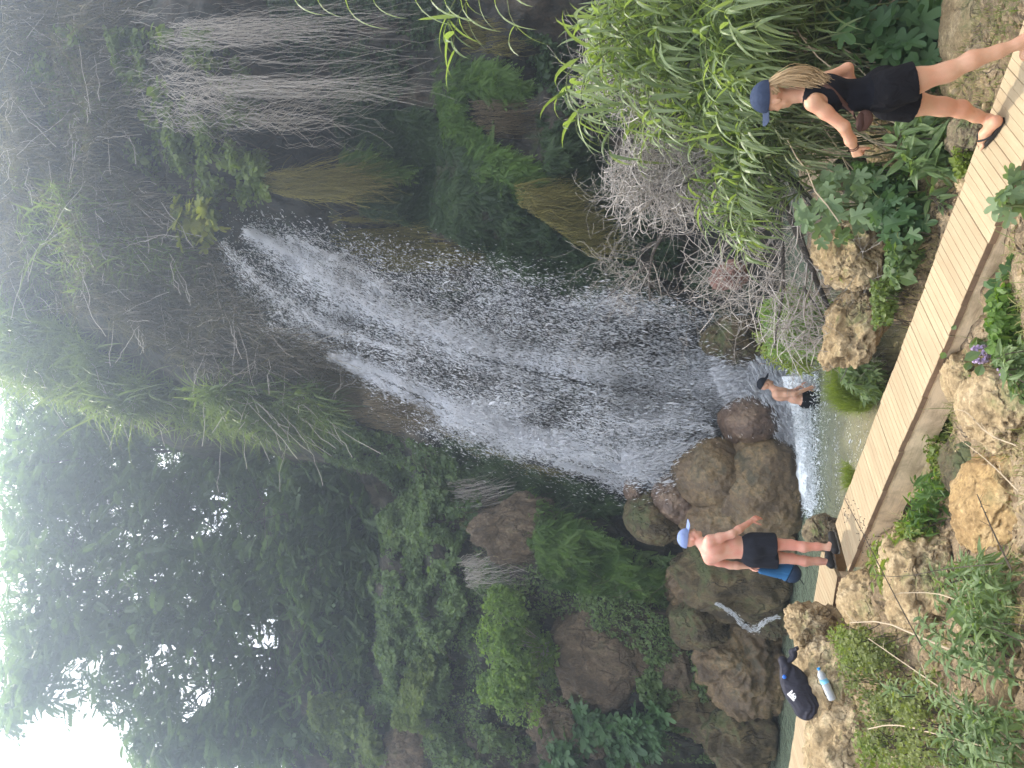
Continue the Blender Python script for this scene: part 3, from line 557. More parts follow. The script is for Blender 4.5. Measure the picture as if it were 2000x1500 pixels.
# ------------------------------------------------------------------ vegetation materials
L_ivy = leaf_mat('creeper_leaf', (.045, .085, .034), (.155, .225, .082), .4)
L_ivy2 = leaf_mat('yellow_green_creeper_leaf', (.045, .080, .018), (.15, .20, .045), .4)
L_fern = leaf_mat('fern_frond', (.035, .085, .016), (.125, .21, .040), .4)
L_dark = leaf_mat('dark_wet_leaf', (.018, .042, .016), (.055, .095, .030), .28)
L_tree = leaf_mat('pinnate_leaf', (.045, .085, .042), (.13, .185, .085), .55, tcol=(.16, .26, .05))
L_shrub = leaf_mat('light_shrub_leaf', (.075, .135, .034), (.20, .29, .08), .5)
L_cane = leaf_mat('cane_leaf', (.085, .130, .045), (.25, .31, .16), .42, .42, tcol=(.34, .48, .05), spec=.5)
L_cane2 = leaf_mat('hillside_cane_leaf', (.050, .085, .025), (.16, .21, .07), .4)
L_fig = leaf_mat('fig_leaf', (.032, .075, .028), (.075, .140, .050), .3, .55)
L_figp = leaf_mat('pale_fig_leaf', (.095, .150, .070), (.17, .235, .12), .3, .6)
L_weed = leaf_mat('weed_leaf', (.050, .095, .030), (.15, .21, .085), .35, .5)
L_bright = leaf_mat('yellow_green_leaf', (.075, .115, .015), (.20, .25, .04), .4)
L_dry = leaf_mat('dry_grass', (.10, .075, .045), (.27, .22, .145), .25, .8)
L_ochre = leaf_mat('ochre_moss_strand', (.055, .055, .016), (.34, .30, .10), .3, .8)
L_brush = leaf_mat('grey_brown_cane_litter', (.060, .052, .042), (.19, .165, .13), .2, .8)
L_grass = leaf_mat('short_grass', (.30, .23, .11), (.11, .16, .03), .3, .7)
M_root = plain_mat('pale_hanging_root', (.40, .375, .335), .85, .3, 8)
M_twig = plain_mat('grey_twig', (.36, .33, .30), .85, .25, 8)
M_bark = rock_mat('grey_bark', (.07, .06, .05), (.16, .14, .12), (.25, .22, .19), 5, None, 0, .9, .8, (1, 1, .3), 30)
M_stem = plain_mat('green_stem', (.13, .16, .06), .6, .2, 9)
M_drystem = plain_mat('dry_stalk', (.40, .32, .22), .8, .25, 9)
M_rootdark = plain_mat('dark_stem', (.07, .055, .04), .85, .3, 9)
def cliff_patch(name, label, cat, poly, n, tmpl, size, mat, off=(.05, .55), thr=-.12, freq=1.3, face=(0, -.7, .55), droop=.7, group=None, seed=0, stems=0, part='foliage', tint=None):
    xy = sample_poly(poly, int(n * 1.5)); P, hit = hit_cliff(xy[:, 0], xy[:, 1]); r = ray(xy[:, 0], xy[:, 1]); P = P[hit]; r = r[hit]
    q = fbm(P * freq, 3, 100 + seed); fine = vnoise(P * freq * 4, 130 + seed)
    ok = q + .3 * fine + rng.normal(0, .08, len(P)) > thr; P = P[ok][:n]; r = r[ok][:n]; q = q[ok][:n]
    lo, hi = off; P = P - r * (lo + (hi - lo) * (np.clip(q - thr, 0, .6) / .6 * .75 + .25 * rng.uniform(0, 1, len(P))))[:, None]
    root = thing(name, label, cat, P.mean(0), group)
    t = np.clip(.45 + .5 * q + rng.normal(0, .2, len(P)), 0, 1) if tint is None else np.clip(rng.normal(tint, .22, len(P)), 0, 1)
    G = Geo(); scatter_leaves(G, P, tmpl, size, t, face, droop); G.obj(part, mat, root)
    if stems:
        i = rng.integers(0, len(P), stems); A = P[i] + [0, .06, 0]; k = 7; u = np.linspace(0, 1, k)[None, :, None]
        D = np.stack([rng.normal(0, .5, stems), rng.normal(-.05, .1, stems), -rng.uniform(.3, 1.2, stems)], 1)
        S = A[:, None] + D[:, None] * u + rng.normal(0, .03, (stems, k, 3)) + np.array([0, 0, 1.]) * (.25 * np.sin(u * 3.1))
        g_ = Geo(); tubes(g_, S, .006, 3); g_.obj('plant_stem', M_rootdark, root)  # thin dark stems of the patch's own plants
    return root
def hang(name, label, cat, poly, n, lenm, rad, mat, off=(.1, .5), drift=(0, 0, 0), wav=.05, k=11, curl=.0, group=None, part='strand', thr=-9, freq=1.5, seed=0, taper=.4, spread=.10):
    xy = sample_poly(poly, n); P, hit = hit_cliff(xy[:, 0], xy[:, 1]); r = ray(xy[:, 0], xy[:, 1]); P = P[hit]; r = r[hit]
    ok = fbm(P * [freq * 1.6, .2, freq * .12], 3, 150 + seed) > thr; P = P[ok]; r = r[ok]; n = len(P)
    P = P - r * rng.uniform(*off, n)[:, None]; L = rng.uniform(*lenm, n)
    u = np.linspace(0, 1, k); d = np.asarray(drift, float) + rng.normal(0, 1, (n, 3)) * [spread, .05, 0]
    S = P[:, None] + np.array([0, 0, -1.]) * (L[:, None] * u)[..., None] + d[:, None] * (L[:, None] * u ** 2)[..., None]
    w = np.cumsum(rng.normal(0, 1, (n, k, 3)) * [1, .6, .15], 1) * wav / math.sqrt(k); S = S + w - w[:, :1]
    if curl: S[..., 0] += np.sign(rng.normal(size=n))[:, None] * curl * (u ** 4)[None] * L[:, None] * .3
    root = thing(name, label, cat, P.mean(0), group); G = Geo(); tubes(G, S, rad * np.exp(rng.normal(0, .3, (n, 1))) * (1 - (1 - taper) * u[None]), 3, rng.uniform(0, 1, n)); G.obj(part, mat, root)
    return root
# --- left bank
GL = 'creepers over the shaded bank'
cliff_patch('creeper', 'dark blue green creeper draped down the bank edge beside the falls', 'creeper', [(690, 1080), (740, 1000), (830, 930), (890, 930), (940, 985), (900, 1060), (880, 1110), (800, 1120), (700, 1130)], 11000, OVAL, .08, L_ivy, (.1, .8), -.25, group=GL, seed=1, stems=60)
cliff_patch('creeper', 'broad creeper mass over the bank above the round light shrub', 'creeper', [(690, 1120), (880, 1110), (910, 1180), (865, 1260), (880, 1340), (840, 1400), (740, 1420), (680, 1330), (670, 1200)], 15000, OVAL, .08, L_ivy, (.1, .9), -.22, group=GL, seed=2, stems=60)
cliff_patch('creeper', 'sunlit yellow green creeper streak at the outer bank top', 'creeper', [(600, 1360), (680, 1350), (780, 1500), (650, 1500), (600, 1440)], 5200, OVAL, .09, L_ivy2, (.1, .8), -.3, group=GL, seed=3, stems=30)
cliff_patch('creeper', 'yellow green trailing shoots hanging over the bank edge', 'creeper', [(790, 1310), (830, 1250), (850, 1300), (815, 1400), (850, 1440), (760, 1420)], 1700, OVAL, .08, L_ivy2, (.6, 1.2), -.2, group=GL, seed=4)
cliff_patch('creeper', 'low dark ivy spreading between the two bank rocks', 'creeper', [(1230, 1290), (1330, 1280), (1400, 1340), (1400, 1430), (1310, 1430), (1250, 1370)], 3800, OVAL, .07, L_ivy, (.05, .4), -.15, group=GL, seed=5)
cliff_patch('creeper', 'thin scrub with small leaves beside bare earth on the bank', 'creeper', [(850, 1400), (960, 1420), (1040, 1440), (1020, 1500), (780, 1500)], 3600, OVAL, .07, L_ivy, (.05, .5), -.05, group=GL, seed=6, stems=80)
GF = 'hanging ferns on the wet rock'
cliff_patch('fern', 'bright green curtain of fern beside the dark recess', 'fern', [(965, 975), (1000, 960), (1080, 1000), (1150, 1040), (1215, 1075), (1180, 1110), (1090, 1080), (1030, 1070), (1010, 1020)], 2600, FERN, .17, L_fern, (.05, .4), -.4, face=(0, -.8, .5), droop=1.4, group=GF, seed=7)
cliff_patch('fern', 'lower green fern carpet spreading over the bank rock', 'fern', [(1040, 1080), (1110, 1080), (1200, 1100), (1290, 1120), (1270, 1170), (1150, 1160), (1060, 1140)], 2800, FERN, .16, L_fern, (.05, .35), -.3, face=(0, -.8, .5), droop=1.4, group=GF, seed=8)
cliff_patch('grass_tuft', 'thin grass tuft on the earth behind the shaggy boulder', 'grass', [(1240, 1080), (1340, 1090), (1400, 1150), (1390, 1200), (1290, 1190), (1230, 1140)], 1800, LANCE, .11, L_ivy, (.02, .25), -.05, seed=9)
cliff_patch('maple_sapling', 'group of broad lobed pale green leaves low on the bank', 'sapling', [(1050, 1410), (1120, 1380), (1200, 1420), (1290, 1380), (1280, 1470), (1150, 1500), (1060, 1500)], 900, FIG, .24, leaf_mat('lobed_leaf', (.03, .075, .03), (.075, .15, .055), .3), (.1, .7), -.25, face=(0, -.6, .75), seed=10, stems=40)
cliff_patch('creeper', 'mixed small leaved scrub around the round light shrub', 'creeper', [(870, 1110), (1000, 1080), (1060, 1160), (1130, 1200), (1140, 1340), (1060, 1400), (960, 1420), (860, 1400), (880, 1330), (900, 1240), (910, 1180)], 9000, OVAL, .06, L_ivy, (.03, .45), -.02, group=GL, seed=41, stems=90, tint=.55)
cliff_patch('creeper', 'thin green growth over the cracked brown rock face', 'creeper', [(1120, 1160), (1230, 1170), (1330, 1220), (1420, 1330), (1400, 1420), (1300, 1300), (1240, 1380), (1130, 1380)], 4500, OVAL, .05, L_ivy, (.25, .6), .05, group=GL, seed=42, stems=60, tint=.6)
cliff_patch('undergrowth', 'patchy low undergrowth clinging all over the shaded bank', 'undergrowth', [(880, 1000), (1050, 980), (1230, 1060), (1350, 1200), (1420, 1330), (1420, 1490), (800, 1490), (780, 1380), (860, 1150)], 15000, OVAL, .055, L_ivy, (.02, .35), .0, 1.8, group=GL, seed=43, stems=150, tint=.5)
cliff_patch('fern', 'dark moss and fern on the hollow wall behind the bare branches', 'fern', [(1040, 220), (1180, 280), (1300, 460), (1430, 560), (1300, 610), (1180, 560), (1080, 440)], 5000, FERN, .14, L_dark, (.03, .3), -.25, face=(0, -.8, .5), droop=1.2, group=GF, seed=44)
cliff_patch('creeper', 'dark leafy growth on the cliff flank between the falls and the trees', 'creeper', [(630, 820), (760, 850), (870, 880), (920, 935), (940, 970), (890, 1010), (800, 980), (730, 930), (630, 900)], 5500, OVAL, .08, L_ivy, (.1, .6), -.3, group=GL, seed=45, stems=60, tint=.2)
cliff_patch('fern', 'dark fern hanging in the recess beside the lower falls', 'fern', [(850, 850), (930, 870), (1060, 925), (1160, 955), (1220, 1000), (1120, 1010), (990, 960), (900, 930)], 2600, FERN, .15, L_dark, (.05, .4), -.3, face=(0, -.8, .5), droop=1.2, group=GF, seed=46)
hang('dry_grass_curtain', 'dry beige grass hanging over bare earth above the fern', 'dry grass', [(880, 960), (960, 980), (1000, 1060), (1000, 1110), (930, 1100), (900, 1040)], 520, (.5, 1.3), .0045, L_dry, (.1, .4), (0, -.1, 0), .10)
hang('dry_grass_curtain', 'pale dry stems arching at the dark recess edge', 'dry grass', [(870, 940), (900, 940), (915, 985), (880, 1000)], 90, (.6, 1.5), .005, M_root, (.3, .7), (.25, -.2, 0), .06)
hang('dry_grass_curtain', 'grey fan of dry twigs beside the round light shrub', 'dry grass', [(890, 1090), (920, 1090), (940, 1130), (910, 1150)], 160, (.5, 1.5), .0045, M_root, (.4, .8), (.05, -.2, 0), .12)
# light shrub standing on the bank
def shrub(name, label, cat, c, rad, n, tmpl, size, mat, root_at, nb=26, seed=0, lobes=9, tint=.5, group=None, face=(0, -.4, .8), barkmat=None, twig=.012, parts=('foliage', 'branch')):
    c = np.asarray(c, float); rad = np.asarray(rad, float); root = thing(name, label, cat, root_at, group)
    lc = c + rvec(lobes) * rad * rng.uniform(.55, 1.05, (lobes, 1)); li_ = rng.integers(0, lobes, n)
    off = rvec(n) * rng.uniform(.35, 1, (n, 1)) ** .5 * (rad * .5) * rng.uniform(.5, 1.15, (lobes, 1))[li_]; P = lc[li_] + off + rng.normal(0, .03, (n, 3))
    ok = fbm(P * (1.6 / rad.max() * 2), 3, 170 + seed) > -.28; P = P[ok]
    t = np.clip(tint + .25 * vnoise(P * 2.2 / rad.max(), 9) + rng.normal(0, .2, len(P)), 0, 1)
    G = Geo(); scatter_leaves(G, P, tmpl, size, t, face, .6, 1.0); G.obj(parts[0], mat, root)
    E_ = P[rng.integers(0, len(P), nb)]; s0 = np.asarray(root_at, float); k = 8; u = np.linspace(0, 1, k)[None, :, None]
    S = s0 + (E_ - s0)[:, None] * u + np.array([0, 0, 1.]) * (np.sin(u * 3.14) * .12 * np.linalg.norm(E_ - s0, axis=1)[:, None, None]) + np.cumsum(rng.normal(0, .015, (nb, k, 3)), 1) * (u > 0)
    g_ = Geo(); tubes(g_, S, (twig * (1.1 - u[..., 0]))[:, :] * np.ones((nb, 1)), 4); g_.obj(parts[1], barkmat or M_rootdark, root)
    return root
q = at(1000, 1270, 17.3)
shrub('round_shrub', 'round light green shrub on the bank below the creepers', 'shrub', q, (1.15, .7, .95), 13500, OVAL, .07, L_shrub, at(1088, 1266, 17.6), 40, 3, 16, .55, barkmat=M_twig)
# --- right cliff
GC = 'creeper clusters on the upper cliff'
for k, (lab, poly, n) in enumerate([('creeper cluster highest on the hazy cliff', [(20, 60), (180, 50), (230, 200), (150, 300), (40, 280)], 3000), ('creeper sprays among the hanging stems of the upper cliff', [(200, 60), (400, 60), (500, 160), (520, 230), (400, 260), (240, 200)], 4200), ('dense creeper skirt over the lip beside the waterfall top', [(250, 220), (400, 230), (520, 290), (520, 390), (430, 420), (380, 460), (330, 380), (240, 310)], 4600)]):
    cliff_patch('creeper', 'olive green ' + lab, 'creeper', poly, n, OVAL, .10, L_ivy2, (.15, .9), .0 if k < 2 else -.08, 1.9, group=GC, seed=20 + k, stems=60, tint=.45)
cliff_patch('fig_sprig', 'yellowish lobed leaves at the lip above the waterfall', 'sapling', [(330, 410), (400, 400), (430, 440), (400, 480), (350, 470)], 130, FIG, .26, leaf_mat('yellowing_fig_leaf', (.07, .12, .03), (.27, .27, .04), .4), (.5, 1.0), -9, seed=24, stems=12)
GB2 = 'dry brush on the cliff top'
def brush(label, poly, n, L, mat, W=.022, off=(.1, .9), dirm=(-.25, -.25, -.5), droop=1.4, thr=-.2, seed=0, name='dry_brush', cat='brush', group=GB2, tint=.45, spread=.7):
    xy = sample_poly(poly, int(n * 1.4)); P, hit = hit_cliff(xy[:, 0], xy[:, 1]); r = ray(xy[:, 0], xy[:, 1]); P = P[hit]; r = r[hit]
    q = fbm(P * 1.3, 3, 200 + seed); ok = q > thr; P = P[ok][:n]; r = r[ok][:n]; q = q[ok][:n]; P = P - r * (off[0] + (off[1] - off[0]) * (np.clip(q + .3, 0, .7) * .9 + .3 * rng.uniform(0, 1, len(P))))[:, None]
    root = thing(name, label, cat, P.mean(0), group); G = Geo(); m_ = len(P)
    blades(G, P, np.asarray(dirm) + rng.normal(0, spread, (m_, 3)), L * np.exp(rng.normal(0, .35, m_)), W * rng.uniform(.6, 1.3, m_), droop * rng.uniform(.4, 1.4, m_), 4, np.clip(rng.normal(tint, .25, m_), 0, 1), .1)
    G.obj('leaf_litter' if mat is L_brush else 'foliage', mat, root)
    S = P[rng.integers(0, m_, max(20, n // 40))]; k = 8; u = np.linspace(0, 1, k)[None, :, None]; D = np.stack([rng.normal(-.3, .6, len(S)), rng.normal(-.1, .2, len(S)), rng.normal(-.5, .6, len(S))], 1)
    g_ = Geo(); tubes(g_, S[:, None] + D[:, None] * u + np.cumsum(rng.normal(0, .03, (len(S), k, 3)), 1), .008, 3); g_.obj('reed', M_root, root)  # thin pale stems among the blades
brush('grey brown dry cane litter matted over the hazy upper cliff', [(0, 280), (200, 320), (330, 400), (420, 480), (420, 580), (300, 620), (0, 600)], 7000, .65, L_brush, seed=1, thr=-.3)
brush('dry brown brush overhanging the top of the waterfall', [(200, 520), (400, 480), (440, 560), (520, 640), (640, 690), (600, 790), (420, 740), (220, 640)], 6500, .6, L_brush, seed=2, thr=-.3)
brush('tangled dry stems at the hidden upper corner of the cliff', [(0, 0), (260, 0), (300, 120), (240, 260), (100, 330), (0, 300)], 4200, .6, L_brush, seed=3, thr=-.25)
GK = 'green canes along the cliff edge'
brush('hazy green canes crowning the cliff outline against the trees', [(0, 580), (120, 630), (240, 720), (340, 780), (300, 820), (160, 780), (0, 740)], 3600, .75, L_cane2, .045, (.2, 1.0), (-.2, -.2, .3), 1.6, -.4, 4, 'hillside_cane', 'cane', GK, .6)
brush('green cane tufts leaning over the cliff edge above the falls', [(330, 760), (480, 750), (640, 760), (660, 810), (600, 850), (420, 840), (340, 820)], 3000, .65, L_cane2, .04, (.2, 1.0), (-.3, -.3, .2), 1.6, -.4, 5, 'hillside_cane', 'cane', GK, .5)
brush('scattered green cane blades in the dry upper brush', [(30, 330), (260, 380), (400, 520), (300, 600), (60, 560)], 900, .5, L_cane2, .03, (.4, 1.1), (-.2, -.3, .2), 1.6, .0, 6, 'hillside_cane', 'cane', GK, .5)
cliff_patch('creeper', 'small leaved creeper trailing off the cliff edge beside the trees', 'creeper', [(480, 790), (600, 800), (720, 830), (640, 850), (520, 850)], 1500, OVAL, .085, L_ivy2, (.3, .9), -.2, group=GC, seed=25, tint=.4)
# hanging roots and dry grass
GH = 'hanging stems on the cliff'
hang('hanging_roots', 'thick pale bundle of hanging stems nearest the reed bed', 'roots', [(230, 20), (420, 15), (520, 30), (480, 90), (300, 100)], 330, (.8, 4.4), .0042, M_root, (.3, 1.2), (-.03, -.05, 0), .17, group=GH, thr=.10, seed=1, spread=.045)
hang('hanging_roots', 'long straight curtain of pale stems hanging down the middle of the cliff', 'roots', [(360, 110), (480, 110), (560, 150), (560, 215), (400, 215)], 380, (.8, 4.2), .0042, M_root, (.3, 1.1), (0, -.05, 0), .14, group=GH, curl=.25, thr=.10, seed=2, spread=.045)
hang('hanging_roots', 'curved pale stem ends hanging beside the ochre moss', 'roots', [(430, 220), (540, 225), (560, 285), (430, 280)], 200, (.8, 2.6), .0055, M_root, (.5, .9), (.05, -.05, 0), .24, group=GH, curl=.5, thr=-.05, seed=3)
hang('hanging_roots', 'fine tangled stems at the hazy top of the cliff', 'roots', [(180, 100), (330, 110), (420, 260), (260, 240)], 300, (.8, 2.2), .005, M_root, (.3, .9), (-.1, -.1, 0), .25, group=GH, thr=-.2, seed=4)
GM = 'hanging moss and dry grass on the cliff'
hang('hanging_moss', 'ochre moss curtain hanging beside the waterfall top', 'moss', [(510, 338), (560, 335), (640, 350), (640, 385), (560, 385), (510, 370)], 1000, (.3, 1.9), .005, L_ochre, (.3, .75), (0, -.04, 0), .12, group=GM, seed=5, k=6)
hang('hanging_moss', 'ochre green moss fringe on the bulging ledge', 'moss', [(1000, 355), (1060, 375), (1120, 440), (1170, 500), (1140, 490), (1070, 440), (1010, 400)], 1500, (.15, 1.0), .005, L_ochre, (.2, .75), (.05, -.06, 0), .10, group=GM, seed=6, k=6)
hang('hanging_moss', 'brown dry moss tuft under the fern ledge', 'moss', [(910, 195), (970, 195), (990, 240), (960, 270), (920, 240)], 420, (.2, 1.0), .0045, L_dry, (.05, .3), (0, -.06, 0), .05, group=GM, seed=7, k=6)
hang('hanging_moss', 'brown moss patch by the reed tips', 'moss', [(890, 40), (960, 40), (980, 110), (900, 100)], 360, (.2, .9), .0045, L_ochre, (.05, .3), (0, -.06, 0), .05, group=GM, seed=8, k=6)
hang('hanging_moss', 'wet ochre strands showing through the falling drops', 'moss', [(640, 420), (800, 440), (900, 500), (860, 570), (720, 520), (640, 470)], 1500, (.4, 1.2), .005, L_ochre, (.05, .35), (-.03, -.04, 0), .05, group=GM, seed=9, k=6, thr=-.1)
hang('hanging_moss', 'long brown dry grass hanging under the cliff edge brush', 'dry grass', [(470, 620), (600, 680), (700, 740), (800, 820), (760, 850), (640, 800), (500, 700)], 2400, (.6, 1.7), .0055, L_dry, (.15, .6), (-.1, -.08, 0), .07, group=GM, seed=10, k=7, thr=-.2)
hang('hanging_moss', 'dark brown fringe at the shaded edge of the falls', 'dry grass', [(840, 830), (900, 860), (1000, 900), (1080, 920), (1060, 940), (920, 890)], 800, (.4, 1.0), .005, L_ochre, (.05, .3), (-.05, -.05, 0), .06, group=GM, seed=11, k=6)
cliff_patch('fern', 'green fern ledge crossing the cliff behind the hanging stems', 'fern', [(840, 170), (880, 160), (900, 240), (960, 290), (1040, 330), (1060, 360), (1000, 390), (920, 350), (860, 270)], 3000, FERN, .17, L_fern, (.05, .4), -.2, face=(0, -.8, .5), droop=1.2, group=GF, seed=12)
cliff_patch('fern', 'green fern patch under the hanging stems near the reeds', 'fern', [(780, 110), (870, 120), (960, 130), (1030, 180), (1000, 210), (880, 170)], 2000, FERN, .17, L_fern, (.05, .4), -.1, face=(0, -.8, .5), droop=1.2, group=GF, seed=13)
cliff_patch('fern', 'small fern sprays hanging beside the ochre moss curtain', 'fern', [(660, 300), (760, 300), (790, 350), (720, 350), (650, 335)], 500, FERN, .22, L_fern, (.2, .6), -.2, droop=1.2, group=GF, seed=14)
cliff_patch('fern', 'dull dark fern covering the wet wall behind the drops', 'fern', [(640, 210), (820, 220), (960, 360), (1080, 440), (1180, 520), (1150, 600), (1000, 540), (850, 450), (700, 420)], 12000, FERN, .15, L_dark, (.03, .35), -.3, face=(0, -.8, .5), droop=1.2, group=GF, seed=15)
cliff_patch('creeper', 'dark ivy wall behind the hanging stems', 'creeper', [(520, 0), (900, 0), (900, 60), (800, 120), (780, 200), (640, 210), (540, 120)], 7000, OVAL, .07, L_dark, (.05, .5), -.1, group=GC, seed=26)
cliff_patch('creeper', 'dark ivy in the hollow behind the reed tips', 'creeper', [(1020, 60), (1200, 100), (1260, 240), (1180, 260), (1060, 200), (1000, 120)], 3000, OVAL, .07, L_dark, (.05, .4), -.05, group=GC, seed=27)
# ------------------------------------------------------------------ trees on the far bank
def tree(label, poly, Y0, Y1, n, base, seed, size=.42, thr=-.1, freq=.8, nl=16, group='trees beyond the bank', mat=L_tree, name='locust_tree'):
    xy = sample_poly(poly, int(n * 1.9)); P = at(xy[:, 0], xy[:, 1], rng.uniform(Y0, Y1, len(xy)))
    q = fbm(P * freq, 3, 300 + seed) + .25 * vnoise(P * freq * 3.2, 310 + seed); P = P[q > thr][:n]; n = len(P)
    base = np.asarray(base, float); root = thing(name, label, 'tree', base, group)
    top = P.mean(0) * [1, 0, 1] + [0, Y1 + .3, 0]; k = 14; u = np.linspace(0, 1, k)[:, None]; tr = base + (top + [0, 0, 1.5] - base) * u + np.cumsum(rng.normal(0, .06, (k, 3)), 0) * u
    G = Geo(); tubes(G, tr[None], np.linspace(.15, .03, k)[None], 8); G.obj('trunk', M_bark, root, smooth=True)
    G = Geo(); E_ = P[rng.integers(0, n, nl)]; s = rng.integers(4, 12, nl); k = 9; u = np.linspace(0, 1, k)[None, :, None]; A = tr[s]
    limb = A[:, None] + (E_ - A)[:, None] * u + np.array([0, 0, .9]) * np.sin(u * 2.6) * .5 + np.cumsum(rng.normal(0, .06, (nl, k, 3)), 1) * u; tubes(G, limb, np.linspace(.045, .010, k)[None] * np.ones((nl, 1)), 5)
    m2 = nl * 14; i = rng.integers(0, nl, m2); A = limb[i, rng.integers(3, k, m2)]; D = rvec(m2) * [1, 1, .5] * rng.uniform(.5, 1.4, (m2, 1)); k = 6; u = np.linspace(0, 1, k)[None, :, None]
    tubes(G, A[:, None] + D[:, None] * u + np.cumsum(rng.normal(0, .04, (m2, k, 3)), 1) * u, np.linspace(.016, .004, k)[None] * np.ones((m2, 1)), 3); G.obj('limb', M_bark, root)
    along = nrm(rng.normal(0, 1, (n, 3)) * [1, 1, .35] + [0, -.25, -.35]); X = nrm(np.cross(along, [0, 0, 1.]) + rng.normal(0, .35, (n, 3)))
    G = Geo(); sz = size * np.exp(rng.normal(0, .25, n)); inst(G, PINNATE[0], PINNATE[1], P, X, along, np.stack([sz, sz, sz], 1), np.clip(.45 + .4 * fbm(P * 1.2, 2, 5) + rng.normal(0, .2, n), 0, 1)); G.obj('crown', mat, root)
tree('hazy tree whose crown meets the canes at the cliff outline', [(0, 690), (150, 770), (260, 830), (430, 850), (440, 950), (260, 960), (0, 930)], 23, 27, 2700, at(690, 880, 27), 1, thr=-.08)
tree('tall hazy tree with sky gaps between its limbs', [(0, 900), (250, 930), (430, 910), (560, 880), (640, 960), (520, 1080), (300, 1100), (0, 1080)], 22, 26, 3300, at(690, 1000, 25), 2, thr=-.10)
tree('broad tree in the middle of the bank with the widest crown', [(0, 1060), (300, 1070), (520, 1060), (600, 1180), (400, 1240), (230, 1230), (100, 1280), (30, 1400), (0, 1440)], 21, 25, 3500, at(700, 1150, 24), 3, thr=-.12)
tree('tree at the edge of the open bright sky', [(70, 1240), (230, 1210), (420, 1220), (600, 1180), (650, 1260), (600, 1380), (430, 1420), (255, 1500), (225, 1425), (150, 1375), (60, 1390), (0, 1380), (0, 1330)], 21, 24, 2500, at(700, 1280, 23.5), 4, thr=-.12)
tree('dense dark tree filling the shade beside the cliff edge', [(540, 850), (760, 860), (880, 905), (820, 960), (740, 1040), (690, 1150), (600, 1190), (520, 1080), (520, 930)], 20.5, 24, 3600, at(800, 990, 23), 5, thr=-.35)
tree('low bushy tree on the outer end of the bank', [(400, 1390), (600, 1290), (700, 1230), (710, 1360), (620, 1430), (540, 1500), (260, 1500)], 20.5, 23.5, 2600, at(700, 1430, 23), 6, thr=-.2)
tree('dark tree rising behind the creeper covered bank', [(560, 1060), (700, 1060), (730, 1160), (710, 1300), (610, 1330), (560, 1200)], 20.5, 23.5, 2200, at(740, 1190, 22.6), 7, thr=-.35)
SLIM = (LANCE[0] * [.7, 1, 1], LANCE[1])
# ------------------------------------------------------------------ reed bed (giant canes) on the right bank
def bez(a, b, c, k):
    u = np.linspace(0, 1, k)[:, None]; return a * (1 - u) ** 2 + 2 * b * u * (1 - u) + c * u ** 2
def cane_clump(label, tips, nleaf=20, group='giant canes beside the bridge', lean=None, Ls=(.36, .62), Ws=(.026, .044), s0=.25, mat=L_cane, rootx=None):
    """tips: list of (ix, iy, Y); every cane is a stem of its own"""
    T = [at(*t) for t in tips]; T = np.array(T); root = None
    rb = T.mean(0) + [1.0, .5, 0]
    if rootx is not None: rb[0] = rootx
    rb[2] = max(.6, float(zt(rb[0], rb[1])))
    root = thing('giant_cane', label, 'cane', rb, group); GL_ = Geo()
    for tip in T:
        a = rb + [rng.normal(0, .25), rng.normal(0, .25), -.05]; h = max(tip[2] - a[2], .5)
        b = a + (tip - a) * [.25, .3, 0] + [0, 0, h * rng.uniform(1.0, 1.25)]
        S = bez(a, b, tip, 16); g_ = Geo(); tubes(g_, S[None], np.linspace(.011, .003, 16)[None], 5); g_.obj('stem', M_stem, root, smooth=True)
        u = np.sort(rng.uniform(s0, 1, nleaf)); i = np.minimum((u * 15).astype(int), 14); f = (u * 15 - i)[:, None]; P = S[i] * (1 - f) + S[i + 1] * f; tg = nrm(S[i + 1] - S[i])
        sd_ = nrm(np.cross(tg, [0, 1., .2])) * np.where(np.arange(nleaf) % 2, 1, -1)[:, None]; D = nrm(tg * .75 + sd_ * rng.uniform(.4, .9, (nleaf, 1)) + rng.normal(0, .35, (nleaf, 3)))
        blades(GL_, P, D, rng.uniform(*Ls, nleaf) * (1.05 - .35 * u), rng.uniform(*Ws, nleaf), rng.uniform(.7, 2.4, nleaf), 6, np.clip(rng.normal(.5, .28, nleaf), 0, 1), .22, .25)
    GL_.obj('leaves', mat, root)
    return root
REED = [(1140, 0), (1620, 0), (1640, 70), (1590, 200), (1560, 320), (1500, 420), (1480, 500), (1380, 470), (1350, 380), (1300, 300), (1220, 250), (1170, 160)]
CL = [('canes highest against the dark cliff with arching bright tips', 1175, 60, 7.9), ('cane clump reaching farthest towards the fern ledge', 1185, 190, 7.6), ('canes under the highest arching tips', 1260, 60, 7.3), ('canes around the grey bent branch', 1290, 170, 7.9),
      ('canes hanging into the grey twig ball', 1300, 290, 8.3), ('canes above the cap of the woman', 1370, 110, 7.0), ('canes straight up from the woman cap brim', 1385, 230, 7.6), ('drooping canes among the bare branches', 1420, 350, 8.2),
      ('lowest drooping canes over the grey trunk', 1460, 440, 8.3), ('canes close behind the woman head', 1450, 180, 7.1), ('canes behind the woman ponytail', 1470, 60, 6.7), ('canes hanging in front of the dark hollow', 1540, 110, 7.3), ('cane leaves just beyond the cap brim', 1490, 300, 7.7)]
for lab, ix, iy, Y in CL:
    tips = [(ix + rng.normal(0, 36) - 20, iy + rng.normal(0, 50), Y + rng.normal(0, .45)) for _ in range(9)]
    cane_clump(lab, tips, 32)
cane_clump('canes with pale tips over the moss at the fern ledge', [(1130, 205, 7.3), (1128, 262, 7.4), (1150, 240, 7.6)], 10, s0=.6, Ws=(.03, .046))
cane_clump('long arching cane hanging across the cliff top right of the ferns', [(885, 95, 6.4), (900, 112, 6.5), (1010, 60, 6.6)], 9, s0=.55, Ls=(.4, .6), Ws=(.035, .05), rootx=4.6)
